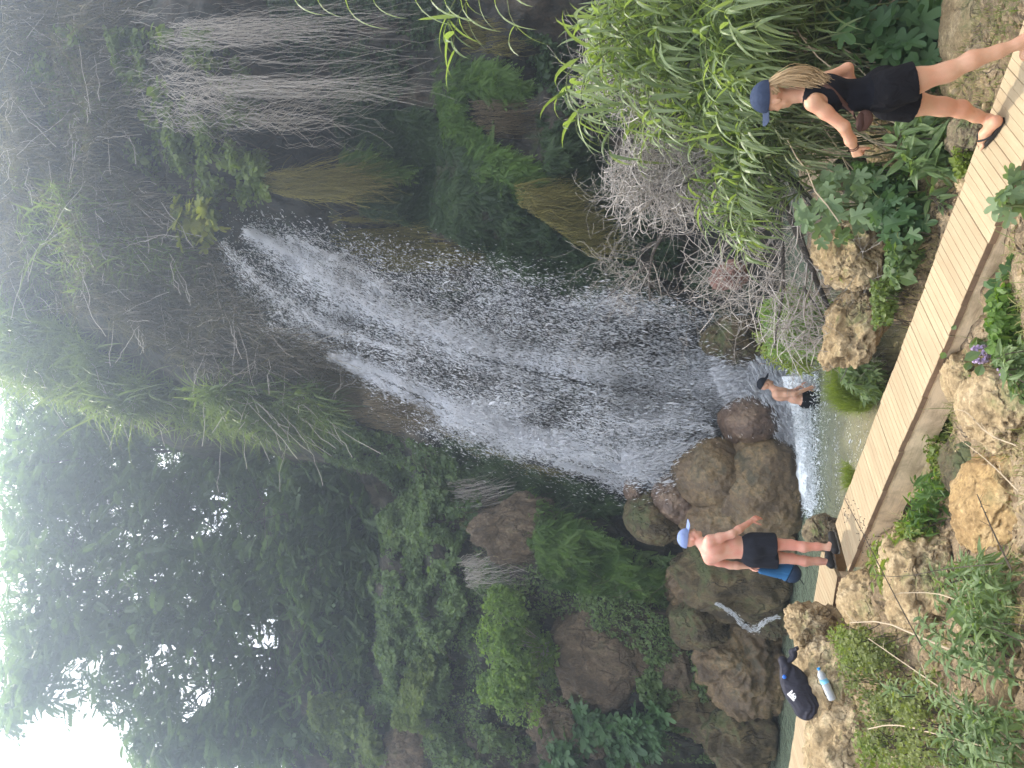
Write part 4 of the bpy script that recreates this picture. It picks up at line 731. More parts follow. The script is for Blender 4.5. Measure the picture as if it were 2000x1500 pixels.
# single big leaves arching down from canes beyond the frame
r0 = thing('giant_cane', 'cane leaves dangling in bright arcs from outside the frame', 'cane', (3.6, 6.0, 1.2), 'giant canes beside the bridge')
tipp = np.array([at(815 + 0, -70, 6.0), at(850, -60, 6.1), at(880, -50, 6.0), at(920, -50, 6.2), at(975, -40, 6.2), at(590, -60, 6.3), at(640, -60, 6.3), at(690, -50, 6.3), at(730, -50, 6.2)])
S = np.stack([bez(np.array([3.6, 6.0, 1.2]), np.array([3.5, 6.0, 5.5]), q_, 16) for q_ in (tipp[2], tipp[6])]); G = Geo(); tubes(G, S, .009, 5); G.obj('stem', M_stem, r0)
G = Geo(); blades(G, tipp, np.array([[-1., -.05, .75]] * len(tipp)) + rng.normal(0, .12, (len(tipp), 3)), rng.uniform(.55, .75, len(tipp)), .045, rng.uniform(2.6, 3.4, len(tipp)), 9, .75, .25); G.obj('leaves', L_cane, r0)
# dry dead canes in the hollow behind
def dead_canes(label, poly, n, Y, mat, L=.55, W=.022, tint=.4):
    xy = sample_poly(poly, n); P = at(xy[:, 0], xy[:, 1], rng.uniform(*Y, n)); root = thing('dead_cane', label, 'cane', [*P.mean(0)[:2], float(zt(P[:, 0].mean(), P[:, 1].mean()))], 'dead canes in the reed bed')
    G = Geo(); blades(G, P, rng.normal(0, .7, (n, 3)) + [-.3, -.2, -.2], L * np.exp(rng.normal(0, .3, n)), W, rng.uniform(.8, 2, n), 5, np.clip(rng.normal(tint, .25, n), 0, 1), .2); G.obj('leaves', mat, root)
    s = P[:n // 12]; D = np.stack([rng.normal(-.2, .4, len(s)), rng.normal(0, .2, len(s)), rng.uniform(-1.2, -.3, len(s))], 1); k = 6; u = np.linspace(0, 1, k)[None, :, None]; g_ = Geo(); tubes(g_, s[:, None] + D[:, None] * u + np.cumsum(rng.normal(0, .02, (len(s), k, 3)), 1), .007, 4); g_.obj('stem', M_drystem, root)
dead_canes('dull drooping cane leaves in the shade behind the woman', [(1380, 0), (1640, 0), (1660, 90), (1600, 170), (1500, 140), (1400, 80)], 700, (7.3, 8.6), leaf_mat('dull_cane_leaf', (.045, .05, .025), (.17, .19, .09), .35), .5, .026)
dead_canes('straw coloured dead cane stems under the canes', [(1480, 150), (1640, 120), (1640, 240), (1560, 330), (1500, 330)], 420, (7.4, 8.4), leaf_mat('half_dry_cane_leaf', (.07, .085, .035), (.20, .23, .11), .35), .45, .024)
# dark earth hollow behind the canes is the shaded ground itself; low bank behind
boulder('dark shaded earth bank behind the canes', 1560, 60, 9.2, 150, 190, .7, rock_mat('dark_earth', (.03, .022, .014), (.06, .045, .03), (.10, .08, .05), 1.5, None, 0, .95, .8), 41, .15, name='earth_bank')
# ------------------------------------------------------------------ bare grey shrubs
def twig_tree(G, P, r0, r1, n1, len1, depth, spread=.8, grav=-.15, k=7, bias=(0, 0, 0)):
    """side twigs off polyline P, recursively, all into G"""
    for _ in range(n1):
        i = rng.integers(max(1, len(P) // 4), len(P)); a = P[i]; tg = nrm(P[i] - P[i - 1])
        D = nrm(tg * .8 + rng.normal(0, spread, 3) * [1, .7, 1] + np.asarray(bias)); L = len1 * math.exp(rng.normal(0, .3)); r = max(.0022, r0 + (r1 - r0) * i / len(P)) * .55
        pts = [a]
        for q_ in range(k - 1):
            D = nrm(D + rng.normal(0, .16, 3) + [0, 0, grav / k]); pts.append(pts[-1] + D * L / (k - 1))
        S = np.array(pts); tubes(G, S[None], np.linspace(r, max(.0016, r * .35), k)[None], 4 if r > .006 else 3)
        if depth > 1: twig_tree(G, S, r, r * .4, max(2, int(n1 * .55)), len1 * .58, depth - 1, spread, grav, 6, bias)
def bare_shrub(label, limbs, n1, len1, depth, base, bias=(0, 0, 0), extra=None):
    root = thing('bare_shrub', label, 'shrub', base, 'bare grey shrubs at the pool edge'); Gt = Geo()
    for pl, ra, rb_ in limbs:
        P = resample(at(*np.array(pl, float).T), 22); P = P + fbm(P * 3, 3, 9)[:, None] * .03
        G = Geo(); tubes(G, P[None], np.linspace(ra, rb_, 22)[None] * (1 + .12 * vnoise(P * 9, 3))[None], 8); G.obj('limb', M_bark, root, smooth=True); twig_tree(Gt, P, ra * .7, rb_ * .8, n1, len1, depth, bias=bias)
    if extra:
        poly, n, Y, L = extra; xy = sample_poly(poly, n); A = at(xy[:, 0], xy[:, 1], rng.uniform(*Y, n)); k = 9; u = np.linspace(0, 1, k)[None, :, None]; D = rvec(n) * [1, .5, .9] * rng.uniform(.5, 1.2, (n, 1)) * L
        S = A[:, None] + D[:, None] * (u - .5) + rng.normal(0, .12, (n, 1, 3)) * np.sin(u * 3.14) + np.cumsum(rng.normal(0, .012, (n, k, 3)), 1); tubes(Gt, S, rng.uniform(.0024, .0055, (n, 1)) * np.ones((1, k)), 3)
    Gt.obj('twigs', M_twig, root); return root
bare_shrub('bare grey shrub with the thickest trunks between rocks and canes', [([(1480, 230, 8.5), (1500, 330, 8.6), (1535, 400, 8.8), (1560, 470, 9.0), (1600, 560, 9.1), (1640, 660, 9.3)], .055, .020), ([(1520, 330, 8.5), (1570, 375, 8.5), (1602, 430, 8.5)], .05, .03), ([(1520, 440, 8.9), (1532, 520, 9.1), (1526, 600, 9.3), (1512, 680, 9.5)], .026, .010)], 10, .55, 3, at(1650, 450, 8.6), (-.1, 0, .1), ([(1340, 470), (1450, 420), (1600, 460), (1640, 660), (1560, 700), (1450, 640), (1370, 590)], 260, (8.8, 10.4), .85))
bare_shrub('bare branch fanning into pale twigs in front of the falling drops', [([(1400, 330, 9.0), (1345, 400, 9.2), (1290, 460, 9.4), (1268, 515, 9.5), (1272, 590, 9.7)], .038, .010), ([(1268, 515, 9.5), (1210, 560, 9.7), (1185, 580, 9.8)], .015, .005), ([(1290, 470, 9.4), (1262, 480, 9.4), (1240, 530, 9.5), (1180, 500, 9.6)], .012, .004), ([(1272, 560, 9.7), (1330, 590, 9.8), (1390, 610, 10.0)], .012, .005)], 9, .50, 3, at(1560, 330, 8.8), (0, 0, 0))
bare_shrub('dense grey ball of dead twigs beside the canes', [([(1440, 300, 8.6), (1340, 320, 8.8), (1240, 340, 9.0), (1200, 350, 9.1)], .022, .006), ([(1390, 330, 8.7), (1300, 380, 8.9), (1220, 400, 9.1)], .016, .005)], 12, .5, 3, at(1560, 280, 8.5), (0, 0, 0), ([(1180, 340), (1210, 295), (1290, 280), (1400, 300), (1420, 400), (1320, 430), (1230, 420)], 520, (8.5, 9.5), .55))
bare_shrub('bent grey branch arching behind the highest canes', [([(1480, 190, 8.2), (1330, 230, 8.4), (1240, 215, 8.5), (1180, 165, 8.6), (1185, 110, 8.7), (1210, 60, 8.7)], .026, .014)], 16, .5, 3, at(1600, 190, 8.2), (0, 0, 0), ([(1130, 60), (1200, 60), (1280, 170), (1340, 250), (1260, 290), (1160, 190)], 170, (8.2, 9.0), .55))
bare_shrub('thin leafless twigs drooping onto the tan rock ridge', [([(1570, 560, 9.0), (1620, 640, 9.2), (1660, 700, 9.4), (1640, 745, 9.6)], .016, .005), ([(1650, 470, 8.3), (1700, 540, 8.2), (1720, 590, 8.2)], .010, .004)], 10, .36, 3, at(1660, 560, 9.0), (0, 0, -.3))
# ------------------------------------------------------------------ shrubs and grass on the pool's right bank
def ground_plant(name, label, cat, poly, n, tmpl, size, mat, Y, hup=.3, group=None, tint=.5, seed=0, stems=24, thr=-.3, face=(0, -.4, .85), droop=.4, clump=3.):
    xy = sample_poly(poly, int(n * 1.5)); P = at(xy[:, 0], xy[:, 1], rng.uniform(*Y, len(xy))) if Y else hit_ground(xy[:, 0], xy[:, 1]) + np.stack([rng.normal(0, .04, len(xy)), rng.normal(0, .04, len(xy)), hup * rng.uniform(0, 1, len(xy)) ** 1.3], 1)
    q = fbm(P * clump, 3, 400 + seed); P = P[q > thr][:n]; q = q[q > thr][:n]; b = P.mean(0); b[2] = zt(b[0], b[1]); root = thing(name, label, cat, b, group)
    G = Geo(); scatter_leaves(G, P, tmpl, size, np.clip(tint + .5 * q + rng.normal(0, .2, len(P)), 0, 1), face, droop, .9); G.obj('foliage', mat, root)
    if stems:
        E_ = P[rng.integers(0, len(P), stems)]; A = E_ + rng.normal(0, .08, (stems, 3)); A[:, 2] = np.minimum(E_[:, 2] - .05, zt(A[:, 0], A[:, 1])); k = 5; u = np.linspace(0, 1, k)[None, :, None]; g_ = Geo(); tubes(g_, A + 0 * A if False else A[:, None] + (E_ - A)[:, None] * u + np.cumsum(rng.normal(0, .008, (stems, k, 3)), 1) * u, .0045, 3); g_.obj('plant_stem', M_rootdark, root)  # plant stems from the ground up to the leaves
    return root
def tuft(name, label, poly, n, L, mat, Y=None, W=.010, group=None, tint=.5, droop=.9, up=1.0, cat='grass'):
    xy = sample_poly(poly, n); P = at(xy[:, 0], xy[:, 1], rng.uniform(*Y, n)) if Y else hit_ground(xy[:, 0], xy[:, 1]); root = thing(name, label, cat, P.mean(0), group)
    i = rng.integers(0, n, n); j = n // 2
    for nm, sl in (('blade', slice(0, j)), ('blade', slice(j, n))):
        G = Geo(); m_ = len(P[sl]); blades(G, P[sl], rng.normal(0, .45, (m_, 3)) + [0, 0, up], L * np.exp(rng.normal(0, .3, m_)), W, droop * rng.uniform(.3, 1.6, m_), 4, np.clip(rng.normal(tint, .25, m_), 0, 1), .2); G.obj('blades', mat, root)
    return root
ground_plant('bank_shrub', 'leafy green shrub between the bare twigs and the pool', 'shrub', [(1480, 600), (1540, 560), (1640, 600), (1690, 680), (1640, 720), (1560, 690), (1500, 690)], 5200, LANCE, .085, L_shrub, (10.6, 12.0), tint=.45, seed=1, thr=-.12)
ground_plant('bank_shrub', 'yellowish shrub tips hanging over the spray', 'shrub', [(1470, 650), (1560, 670), (1600, 720), (1560, 735), (1490, 700)], 900, LANCE, .075, L_bright, (11.6, 12.3), tint=.5, seed=2, thr=-.1, group=None)
ground_plant('bank_shrub', 'low light green plants on the tip of the pool bank', 'shrub', [(1640, 690), (1715, 710), (1722, 770), (1690, 780), (1640, 740)], 1300, LANCE, .10, L_weed, (10.2, 11.0), tint=.65, seed=3)
tuft('grass_mound', 'yellow green grass mound at the pool edge under the bather', [(1632, 700), (1705, 710), (1722, 780), (1700, 802), (1660, 802), (1632, 775)], 5200, .20, L_bright, (10.9, 11.9), .009, tint=.4)
tuft('grass_mound', 'mossy grass tuft poking from the pool beside the pale bridge', [(1655, 900), (1675, 920), (1672, 960), (1658, 950)], 500, .12, L_bright, (9.3, 9.6), .008, tint=.4)
# ------------------------------------------------------------------ figs and leafy plants around the bridge
def fig_plant(label, poly, n, Y, size, mat, base, nst=10, group='fig plants beside the bridge', tint=.5, face=(0, -.75, .6), seed=0):
    xy = sample_poly(poly, n); P = at(xy[:, 0], xy[:, 1], rng.uniform(*Y, n)); base = np.asarray(base, float); root = thing('fig_plant', label, 'fig', base, group); G = Geo()
    scatter_leaves(G, P, FIG, size, np.clip(rng.normal(tint, .25, n), 0, 1), face, .5, .75, .25); G.obj('leaves', mat, root)
    E_ = P[rng.integers(0, n, nst)]; k = 9; u = np.linspace(0, 1, k)[None, :, None]; S = base + (E_ - base)[:, None] * u + np.array([0, 0, .12]) * np.sin(u * 3.1) + np.cumsum(rng.normal(0, .012, (nst, k, 3)), 1) * u; g_ = Geo(); tubes(g_, S, np.linspace(.010, .004, k)[None] * np.ones((nst, 1)), 4); g_.obj('branch', M_stem, root); return root
fig_plant('dark green fig bush with broad lobed leaves behind the woman back', [(1640, 0), (1880, 0), (1870, 100), (1830, 150), (1760, 150), (1680, 120), (1630, 60)], 190, (7.0, 7.9), .23, L_fig, at(1880, 60, 7.3), 14)
fig_plant('pale fig sprig with grey green leaves above the tan rock', [(1560, 390), (1600, 340), (1690, 330), (1740, 400), (1720, 440), (1640, 480), (1580, 470)], 72, (7.3, 7.9), .155, L_figp, at(1700, 400, 7.6), 9)
fig_plant('fig leaves in shade low beside the bridge', [(1700, 360), (1790, 370), (1800, 450), (1740, 470), (1700, 430)], 70, (7.0, 7.6), .15, L_fig, at(1800, 420, 7.4), 6)
fig_plant('fig leaves reaching over the near bridge beam', [(1945, 345), (1995, 335), (2000, 410), (1960, 415), (1935, 385)], 24, (5.15, 5.35), .105, L_figp, at(2060, 400, 5.2), 4)
fig_plant('large dull green fig leaves under the near beam', [(1950, 520), (2000, 500), (2000, 570), (1960, 575)], 26, (5.7, 6.0), .19, L_fig, at(2020, 540, 5.8), 4, tint=.7)
ground_plant('leafy_weed', 'lush light green weeds below the woman hand', 'weed', [(1740, 250), (1800, 230), (1870, 250), (1890, 320), (1840, 350), (1760, 320)], 520, LANCE, .16, L_weed, (6.7, 7.2), tint=.6, seed=4, clump=2)
ground_plant('leafy_weed', 'yellow green low plant at the far edge of the deck', 'weed', [(1860, 290), (1900, 280), (1905, 320), (1870, 345)], 700, OVAL, .028, L_bright, (6.35, 6.6), tint=.5, seed=5)
ground_plant('leafy_weed', 'dark small leaved shrub in shade between rocks and bridge', 'shrub', [(1660, 320), (1760, 330), (1800, 380), (1760, 420), (1700, 380)], 1700, OVAL, .04, L_fern, (7.3, 8.0), tint=.25, seed=6)
ground_plant('leafy_weed', 'ivy with pointed leaves at the far side of the bridge', 'weed', [(1745, 440), (1800, 440), (1790, 520), (1745, 560), (1725, 510)], 620, OVAL, .06, L_weed, (7.2, 7.8), tint=.35, seed=7)
ground_plant('leafy_weed', 'green creeping plant on the flank of the tan ridge', 'weed', [(1700, 550), (1760, 540), (1740, 630), (1705, 640)], 1000, OVAL, .035, L_ivy2, (7.7, 8.2), tint=.4, seed=8)
ground_plant('leafy_weed', 'bright sprig on top of the tan ridge', 'weed', [(1630, 500), (1665, 500), (1665, 545), (1635, 540)], 260, LANCE, .07, L_bright, (8.4, 8.7), tint=.6, seed=9)
ground_plant('leafy_weed', 'leafy sprig with pointed leaves at the deck edge', 'weed', [(1810, 360), (1850, 360), (1850, 400), (1815, 395)], 60, LANCE, .12, L_weed, (6.9, 7.1), tint=.7, seed=10)
ground_plant('leafy_weed', 'dense shaded shrub in front of the beam beside the purple flower', 'shrub', [(1945, 560), (2000, 560), (2000, 680), (1970, 720), (1940, 690), (1928, 620)], 2600, OVAL, .05, L_fern, (5.7, 6.4), tint=.55, seed=11)
ground_plant('leafy_weed', 'bright leaves at the frame edge below the purple flower', 'weed', [(1950, 690), (2000, 670), (2000, 790), (1975, 770)], 420, LANCE, .075, L_weed, (5.45, 5.75), tint=.75, seed=12)
ground_plant('leafy_weed', 'dark ferny weeds in the shade under the beam', 'weed', [(1785, 940), (1850, 930), (1865, 1000), (1820, 1050), (1762, 1040)], 620, SLIM, .10, L_fern, (7.0, 7.6), tint=.3, seed=13)
ground_plant('leafy_weed', 'yellow brown scrub below the middle of the beam', 'weed', [(1810, 800), (1860, 800), (1870, 900), (1830, 950), (1805, 880)], 900, OVAL, .035, L_bright, (7.2, 7.7), tint=.15, seed=14)
# purple flower heads
def flower(label, ix, iy, Y, rad, n):
    c = at(ix, iy, Y); root = thing('purple_flower', label, 'flower', c - [0, 0, .25], 'purple flower heads'); V, F = ico(1); G = Geo(); d = rvec(n); d[:, 1] = -np.abs(d[:, 1]) * .6; P = c + d * rad * rng.uniform(.7, 1, (n, 1))
    inst(G, V, [F], P, np.tile([1., 0, 0], (n, 1)), np.tile([0, 0, 1.], (n, 1)), np.full((n, 3), rad * .16), rng.uniform(0, 1, n)); G.obj('petals', M_petal, root); G = Geo(); k = 6; S = np.linspace(c - [0.03, 0, .28], c, k); tubes(G, S[None], .005, 4); G.obj('stem', M_stem, root)
    G = Geo(); m_ = 26; scatter_leaves(G, c + rng.normal(0, 1, (m_, 3)) * [.10, .03, .10] + [0, .10, -.06], OVAL, .085, rng.uniform(.2, .8, m_), (0, -.6, .7)); G.obj('leaves', L_weed, root)
M_petal = leaf_mat('purple_petal', (.36, .25, .52), (.62, .50, .76), .35)
flower('large purple flower head in front of the bridge beam', 1913, 693, 6.15, .075, 90)
flower('small faded purple flower head on the pale rock', 1962, 723, 5.75, .05, 40)
# ------------------------------------------------------------------ left bank foreground
GS = 'small leaved shrubs on the near bank'
BOX = [(1700, 1240), (1720, 1230), (1760, 1260), (1850, 1300), (1900, 1360), (1930, 1440), (1880, 1490), (1800, 1480), (1760, 1420), (1740, 1360), (1712, 1300)]
ground_plant('near_shrub', 'wide dark green shrub with tiny leaves filling the near bank', 'shrub', BOX, 11000, OVAL, .028, leaf_mat('scrub_leaf', (.055, .075, .018), (.19, .22, .06), .35), None, .42, GS, .45, 20, 160, .06, clump=4.2)
ground_plant('near_shrub', 'sunlit yellow green shrub growing over the tan ledge', 'shrub', [(1670, 1235), (1700, 1230), (1720, 1290), (1700, 1310)], 2000, OVAL, .028, L_bright, None, .30, GS, .4, 21, 30, -.1, clump=3.5)
ground_plant('near_shrub', 'bright small leaved patch beside the pale rock at the frame corner', 'shrub', [(1710, 1430), (1790, 1450), (1840, 1500), (1700, 1500)], 2400, OVAL, .030, L_bright, None, .25, GS, .3, 22, 30, -.1, clump=3.5)
ground_plant('near_shrub', 'sprigs of small leaves near the black bag', 'shrub', [(1600, 1330), (1640, 1350), (1640, 1385), (1600, 1370)], 200, OVAL, .03, L_weed, (8.55, 8.8), .1, GS, .6, 23, 8, -.3)
ground_plant('near_shrub', 'yellow green weeds on the slope under the bridge end', 'weed', [(1730, 1070), (1800, 1060), (1800, 1130), (1750, 1140)], 800, LANCE, .085, L_bright, None, .22, GS, .45, 24, 20)
ground_plant('near_shrub', 'lush bright weeds low in the corner with yellow flowers', 'weed', [(1900, 1110), (2000, 1090), (2000, 1260), (1960, 1270), (1910, 1190)], 900, SLIM, .085, L_weed, None, .32, GS, .7, 25, 30)
ground_plant('near_shrub', 'small green weeds beside the ochre rock', 'weed', [(1790, 1020), (1830, 1010), (1830, 1060), (1790, 1070)], 600, LANCE, .06, L_bright, None, .2, GS, .5, 26, 12)
ground_plant('near_shrub', 'weeds and straw at the outer near corner', 'weed', [(1880, 1440), (2000, 1380), (2000, 1500), (1900, 1500)], 800, SLIM, .075, L_weed, None, .25, GS, .6, 27, 20)
def weed(label, ix, iy, tipx, tipy, Y, pairs=9, L=.15, mat=L_weed, group='tall weeds on the near bank'):
    a = hit_ground(np.array([ix]), np.array([iy]))[0] if Y is None else at(ix, iy, Y); b = at(tipx, tipy, (a[1] if Y is None else Y) + rng.normal(0, .1)); S = bez(a, (a + b) / 2 + [rng.normal(0, .05), 0, .12], b, 14); root = thing('tall_weed', label, 'weed', a, group)
    G = Geo(); tubes(G, S[None], np.linspace(.006, .0025, 14)[None], 5); G.obj('stem', M_stem, root)
    P = []; D = []; q_ = []
    for k in range(pairs):
        u = .2 + .8 * k / (pairs - 1); p_ = S[min(13, int(u * 13))]; an = k * 1.57 + rng.uniform(-.3, .3); tg = nrm(S[-1] - S[0])
        for s_ in (0, math.pi): P.append(p_); D.append(np.array([math.cos(an + s_), math.sin(an + s_), 0]) * .8 + tg * (.35 + .4 * u)); q_.append(L * (1.15 - .5 * u))
    P = np.array(P); m_ = len(P); q_ = np.array(q_); prof = np.array([.25, .8, 1, .85, .45, .05]); G = Geo(); blades(G, P, np.array(D) + rng.normal(0, .15, (m_, 3)), q_, q_ * .30, rng.uniform(.6, 1.5, m_), 5, np.clip(rng.normal(.6, .25, m_), 0, 1), .25, prof=prof); G.obj('leaves', mat, root)
for a in [('tall weed whose tip points at the shadowed gap under the ledge', 1905, 1330, 1790, 1240, 5.6), ('tall weed leaning over the dark shrub middle', 1925, 1390, 1800, 1330, 5.4), ('tall weed with paired pale leaves below the bottle', 1960, 1430, 1830, 1370, 5.2), ('tall weed near the pale corner rock', 1990, 1480, 1840, 1440, 5.0), ('tall weed by the lowest corner stalk', 2010, 1440, 1890, 1395, 4.9),
          ('tall weed in the bright corner clump', 2005, 1240, 1900, 1215, 5.0), ('tall weed beside the yellow flowers', 2000, 1170, 1915, 1135, 5.1), ('tall weed over the slope below the bridge end', 1900, 1270, 1800, 1205, 5.8), ('tall weed with drooping leaves at the frame edge', 2010, 1330, 1905, 1290, 4.8), ('tall weed among the dead straw', 1995, 1300, 1870, 1270, 5.0), ('tall weed crossing the pale bent stalk', 1940, 1300, 1830, 1262, 5.3), ('short weed on the ledge shrub edge', 1800, 1380, 1740, 1350, 6.3), ('tall weed at the outermost corner', 2005, 1500, 1900, 1478, 4.8)]: weed(*a)
def stalk(label, pts, r=.005, mat=M_drystem, seeds=0):
    P = resample(at(*np.array(pts, float).T), 24); root = thing('dry_plant_stalk', label, 'stalk', P[0], 'dry stalks on the near bank'); G = Geo(); tubes(G, P[None], np.linspace(r, r * .5, 24)[None], 5); twig_tree(G, P, r * .6, r * .4, 4, .10, 1); G.obj('stem', mat, root)  # a plain dry stalk with short side twigs
    G = Geo(); V, F = ico(1); n = max(6, seeds); i = rng.integers(14, 24, n); inst(G, V, [F], P[i] + rng.normal(0, .035 if seeds else .006, (n, 3)), np.tile([1., 0, 0], (n, 1)), np.tile([0, 0, 1.], (n, 1)), np.full((n, 3), .0045), .5); G.obj('seed_head', M_rootdark, root)
stalk('long thin stalk with dark seed heads crossing the bridge end', [(1800, 1262, 5.4), (1740, 1150, 5.5), (1690, 1050, 5.6), (1650, 975, 5.7)], .0045, M_rootdark, 60)
stalk('thin straight stalk against the ochre rock', [(1975, 1112, 4.9), (1940, 1040, 5.0), (1908, 965, 5.1)], .006, M_rootdark)
stalk('longest pale stalk lying across the shrub', [(2000, 1466, 4.8), (1880, 1372, 5.2), (1780, 1305, 5.6), (1695, 1246, 6.0)], .006)
stalk('thick pale bent stalk rising beside the ledge', [(1870, 1275, 5.6), (1790, 1241, 5.9), (1725, 1213, 6.2), (1660, 1216, 6.5)], .008)
stalk('thick pale bent stalk in the outer shrub', [(1950, 1466, 5.0), (1850, 1440, 5.4), (1797, 1424, 5.7), (1740, 1414, 6.0), (1695, 1424, 6.2)], .008)
stalk('bent straw stalk on the slope below the bridge end', [(1920, 1199, 5.3), (1870, 1172, 5.6), (1825, 1157, 5.8), (1758, 1158, 6.0)], .006)
stalk('slim upright stalk from the corner towards the bridge end', [(1960, 1100, 5.0), (1850, 1110, 5.3), (1760, 1128, 5.6), (1700, 1122, 5.8)], .004, M_rootdark, 20)
stalk('slim stalk under the middle of the bridge beam', [(1985, 870, 5.5), (1930, 850, 5.7), (1890, 805, 5.9), (1870, 800, 6.0)], .005)
stalk('dry stem in front of the shaded rock below the bridge', [(1990, 960, 5.2), (1930, 900, 5.6), (1880, 862, 5.9)], .005)
# short grass and straw over the near bank
n = 60000; x = rng.uniform(-5.5, 4.5, n); y = rng.uniform(4.3, 9.6, n); z = zt(x, y); ok = (fbm(np.stack([x, y, 0 * x], -1) * .9, 3, 501) + .4 * vnoise(np.stack([x, y, z], -1) * 5, 502) > -.12) & (z > .2); x, y, z = x[ok], y[ok], z[ok]; nn_ = len(x)
onb = np.abs((np.stack([x, y], 1) @ Nd) - NC) < .45; P = np.stack([x, y, z], 1)[~onb]; nn_ = len(P)
G = Geo(); blades(G, P, rng.normal(0, .6, (nn_, 3)) + [0, 0, .8], .085 * np.exp(rng.normal(0, .45, nn_)), .006, rng.uniform(.4, 2.0, nn_), 3, np.clip(.35 + .9 * fbm(P * 1.1, 2, 503) + rng.normal(0, .22, nn_), 0, 1), .1); tag(G.obj('grass', L_grass), kind='stuff')

# leaf litter, twigs and pebbles lying on the bank
n = 5200; x = rng.uniform(-5.5, 4.5, n); y = rng.uniform(4.3, 9.6, n); z = zt(x, y); ok = (z > .2) & (np.abs((np.stack([x, y], 1) @ Nd) - NC) > .40); P = np.stack([x, y, z + .006], 1)[ok]; m_ = len(P)
G = Geo(); scatter_leaves(G, P, OVAL, .045, rng.uniform(0, 1, m_), (0, 0, 1.), .0, .5); tag(G.obj('leaf_litter', leaf_mat('dead_leaf', (.10, .065, .035), (.28, .20, .11), .1, .8)), kind='stuff')
n = 3600; x = rng.uniform(-5.5, 4.5, n); y = rng.uniform(4.3, 9.6, n); z = zt(x, y); ok = (z > .1) & (np.abs((np.stack([x, y], 1) @ Nd) - NC) > .40); P = np.stack([x, y, z], 1)[ok]; m_ = len(P); V, F = ICO2
G = Geo(); V = V * (1 + .25 * fbm(V * 1.5, 3, 6)[:, None]); sz = np.exp(rng.normal(math.log(.016), .6, m_)); inst(G, V, [F], P, rvec(m_), rvec(m_), np.stack([sz, sz * .8, sz * .6], 1), rng.uniform(0, 1, m_)); tag(G.obj('gravel', M_tan, smooth=True), kind='stuff')
# ------------------------------------------------------------------ people: one continuous surface each, from blended tapered limbs
class Body:
    def __init__(s): s.prims = []
    def cone(s, a, b, r1, r2, k=.02, flat=None):
        """tapered limb a->b; flat=(axis, factor) thins it along an axis"""
        s.prims.append(('c', np.asarray(a, float), np.asarray(b, float), r1, r2, k, flat)); return s
    def ell(s, c, R_, k=.02, ax=None):
        """ellipsoid, ax rows are its own axes"""
        s.prims.append(('e', np.asarray(c, float), np.asarray(R_, float), np.eye(3) if ax is None else np.asarray(ax, float), 0, k, None)); return s
    def chain(s, pts, rs, k=.02):
        for i in range(len(pts) - 1): s.cone(pts[i], pts[i + 1], rs[i], rs[i + 1], k)
        return s
    @staticmethod
    def bounds(p):
        if p[0] == 'c': r = max(p[3], p[4]); return np.minimum(p[1], p[2]) - r, np.maximum(p[1], p[2]) + r
        r = np.sqrt(((p[3] * p[2][:, None]) ** 2).sum(0)); return p[1] - r, p[1] + r
    @staticmethod
    def dist(p, P):
        if p[0] == 'c':
            a, b = p[1], p[2]; ba = b - a; t = np.clip(((P - a) @ ba) / max(ba @ ba, 1e-9), 0, 1); v = P - a - t[..., None] * ba
            if p[6] is not None:
                ax, f = p[6]; d_ = v @ ax; v = v + (d_ / f - d_)[..., None] * ax
            return np.linalg.norm(v, axis=-1) - (p[3] + (p[4] - p[3]) * t)
        q = (P - p[1]) @ p[3].T; k0 = np.linalg.norm(q / p[2], axis=-1); k1 = np.linalg.norm(q / p[2] ** 2, axis=-1); return k0 * (k0 - 1) / np.maximum(k1, 1e-6)
    def ev(s, P):
        D = np.full(P.shape[:-1], 1.0)
        for p in s.prims: D = smin(D, s.dist(p, P), p[5])
        return D
    def grid(s, res, pad=.03):
        B = [s.bounds(p) for p in s.prims]; lo = np.min([b[0] for b in B], 0) - pad; hi = np.max([b[1] for b in B], 0) + pad
        n = np.ceil((hi - lo) / res).astype(int) + 1; D = np.full(n, .2, np.float32); axs = [lo[a] + np.arange(n[a]) * res for a in range(3)]
        for p, (l, h) in zip(s.prims, B):
            m_ = p[5] + .04; i0 = np.maximum(((l - m_ - lo) / res).astype(int), 0); i1 = np.minimum(((h + m_ - lo) / res).astype(int) + 2, n)
            g_ = np.stack(np.meshgrid(*[axs[a][i0[a]:i1[a]] for a in range(3)], indexing='ij'), -1); sl = tuple(slice(i0[a], i1[a]) for a in range(3)); D[sl] = smin(D[sl], s.dist(p, g_), p[5])
        return D, lo, axs
def smin(a, b, k):
    h = np.maximum(k - np.abs(a - b), 0) / k; return np.minimum(a, b) - h * h * k * .25
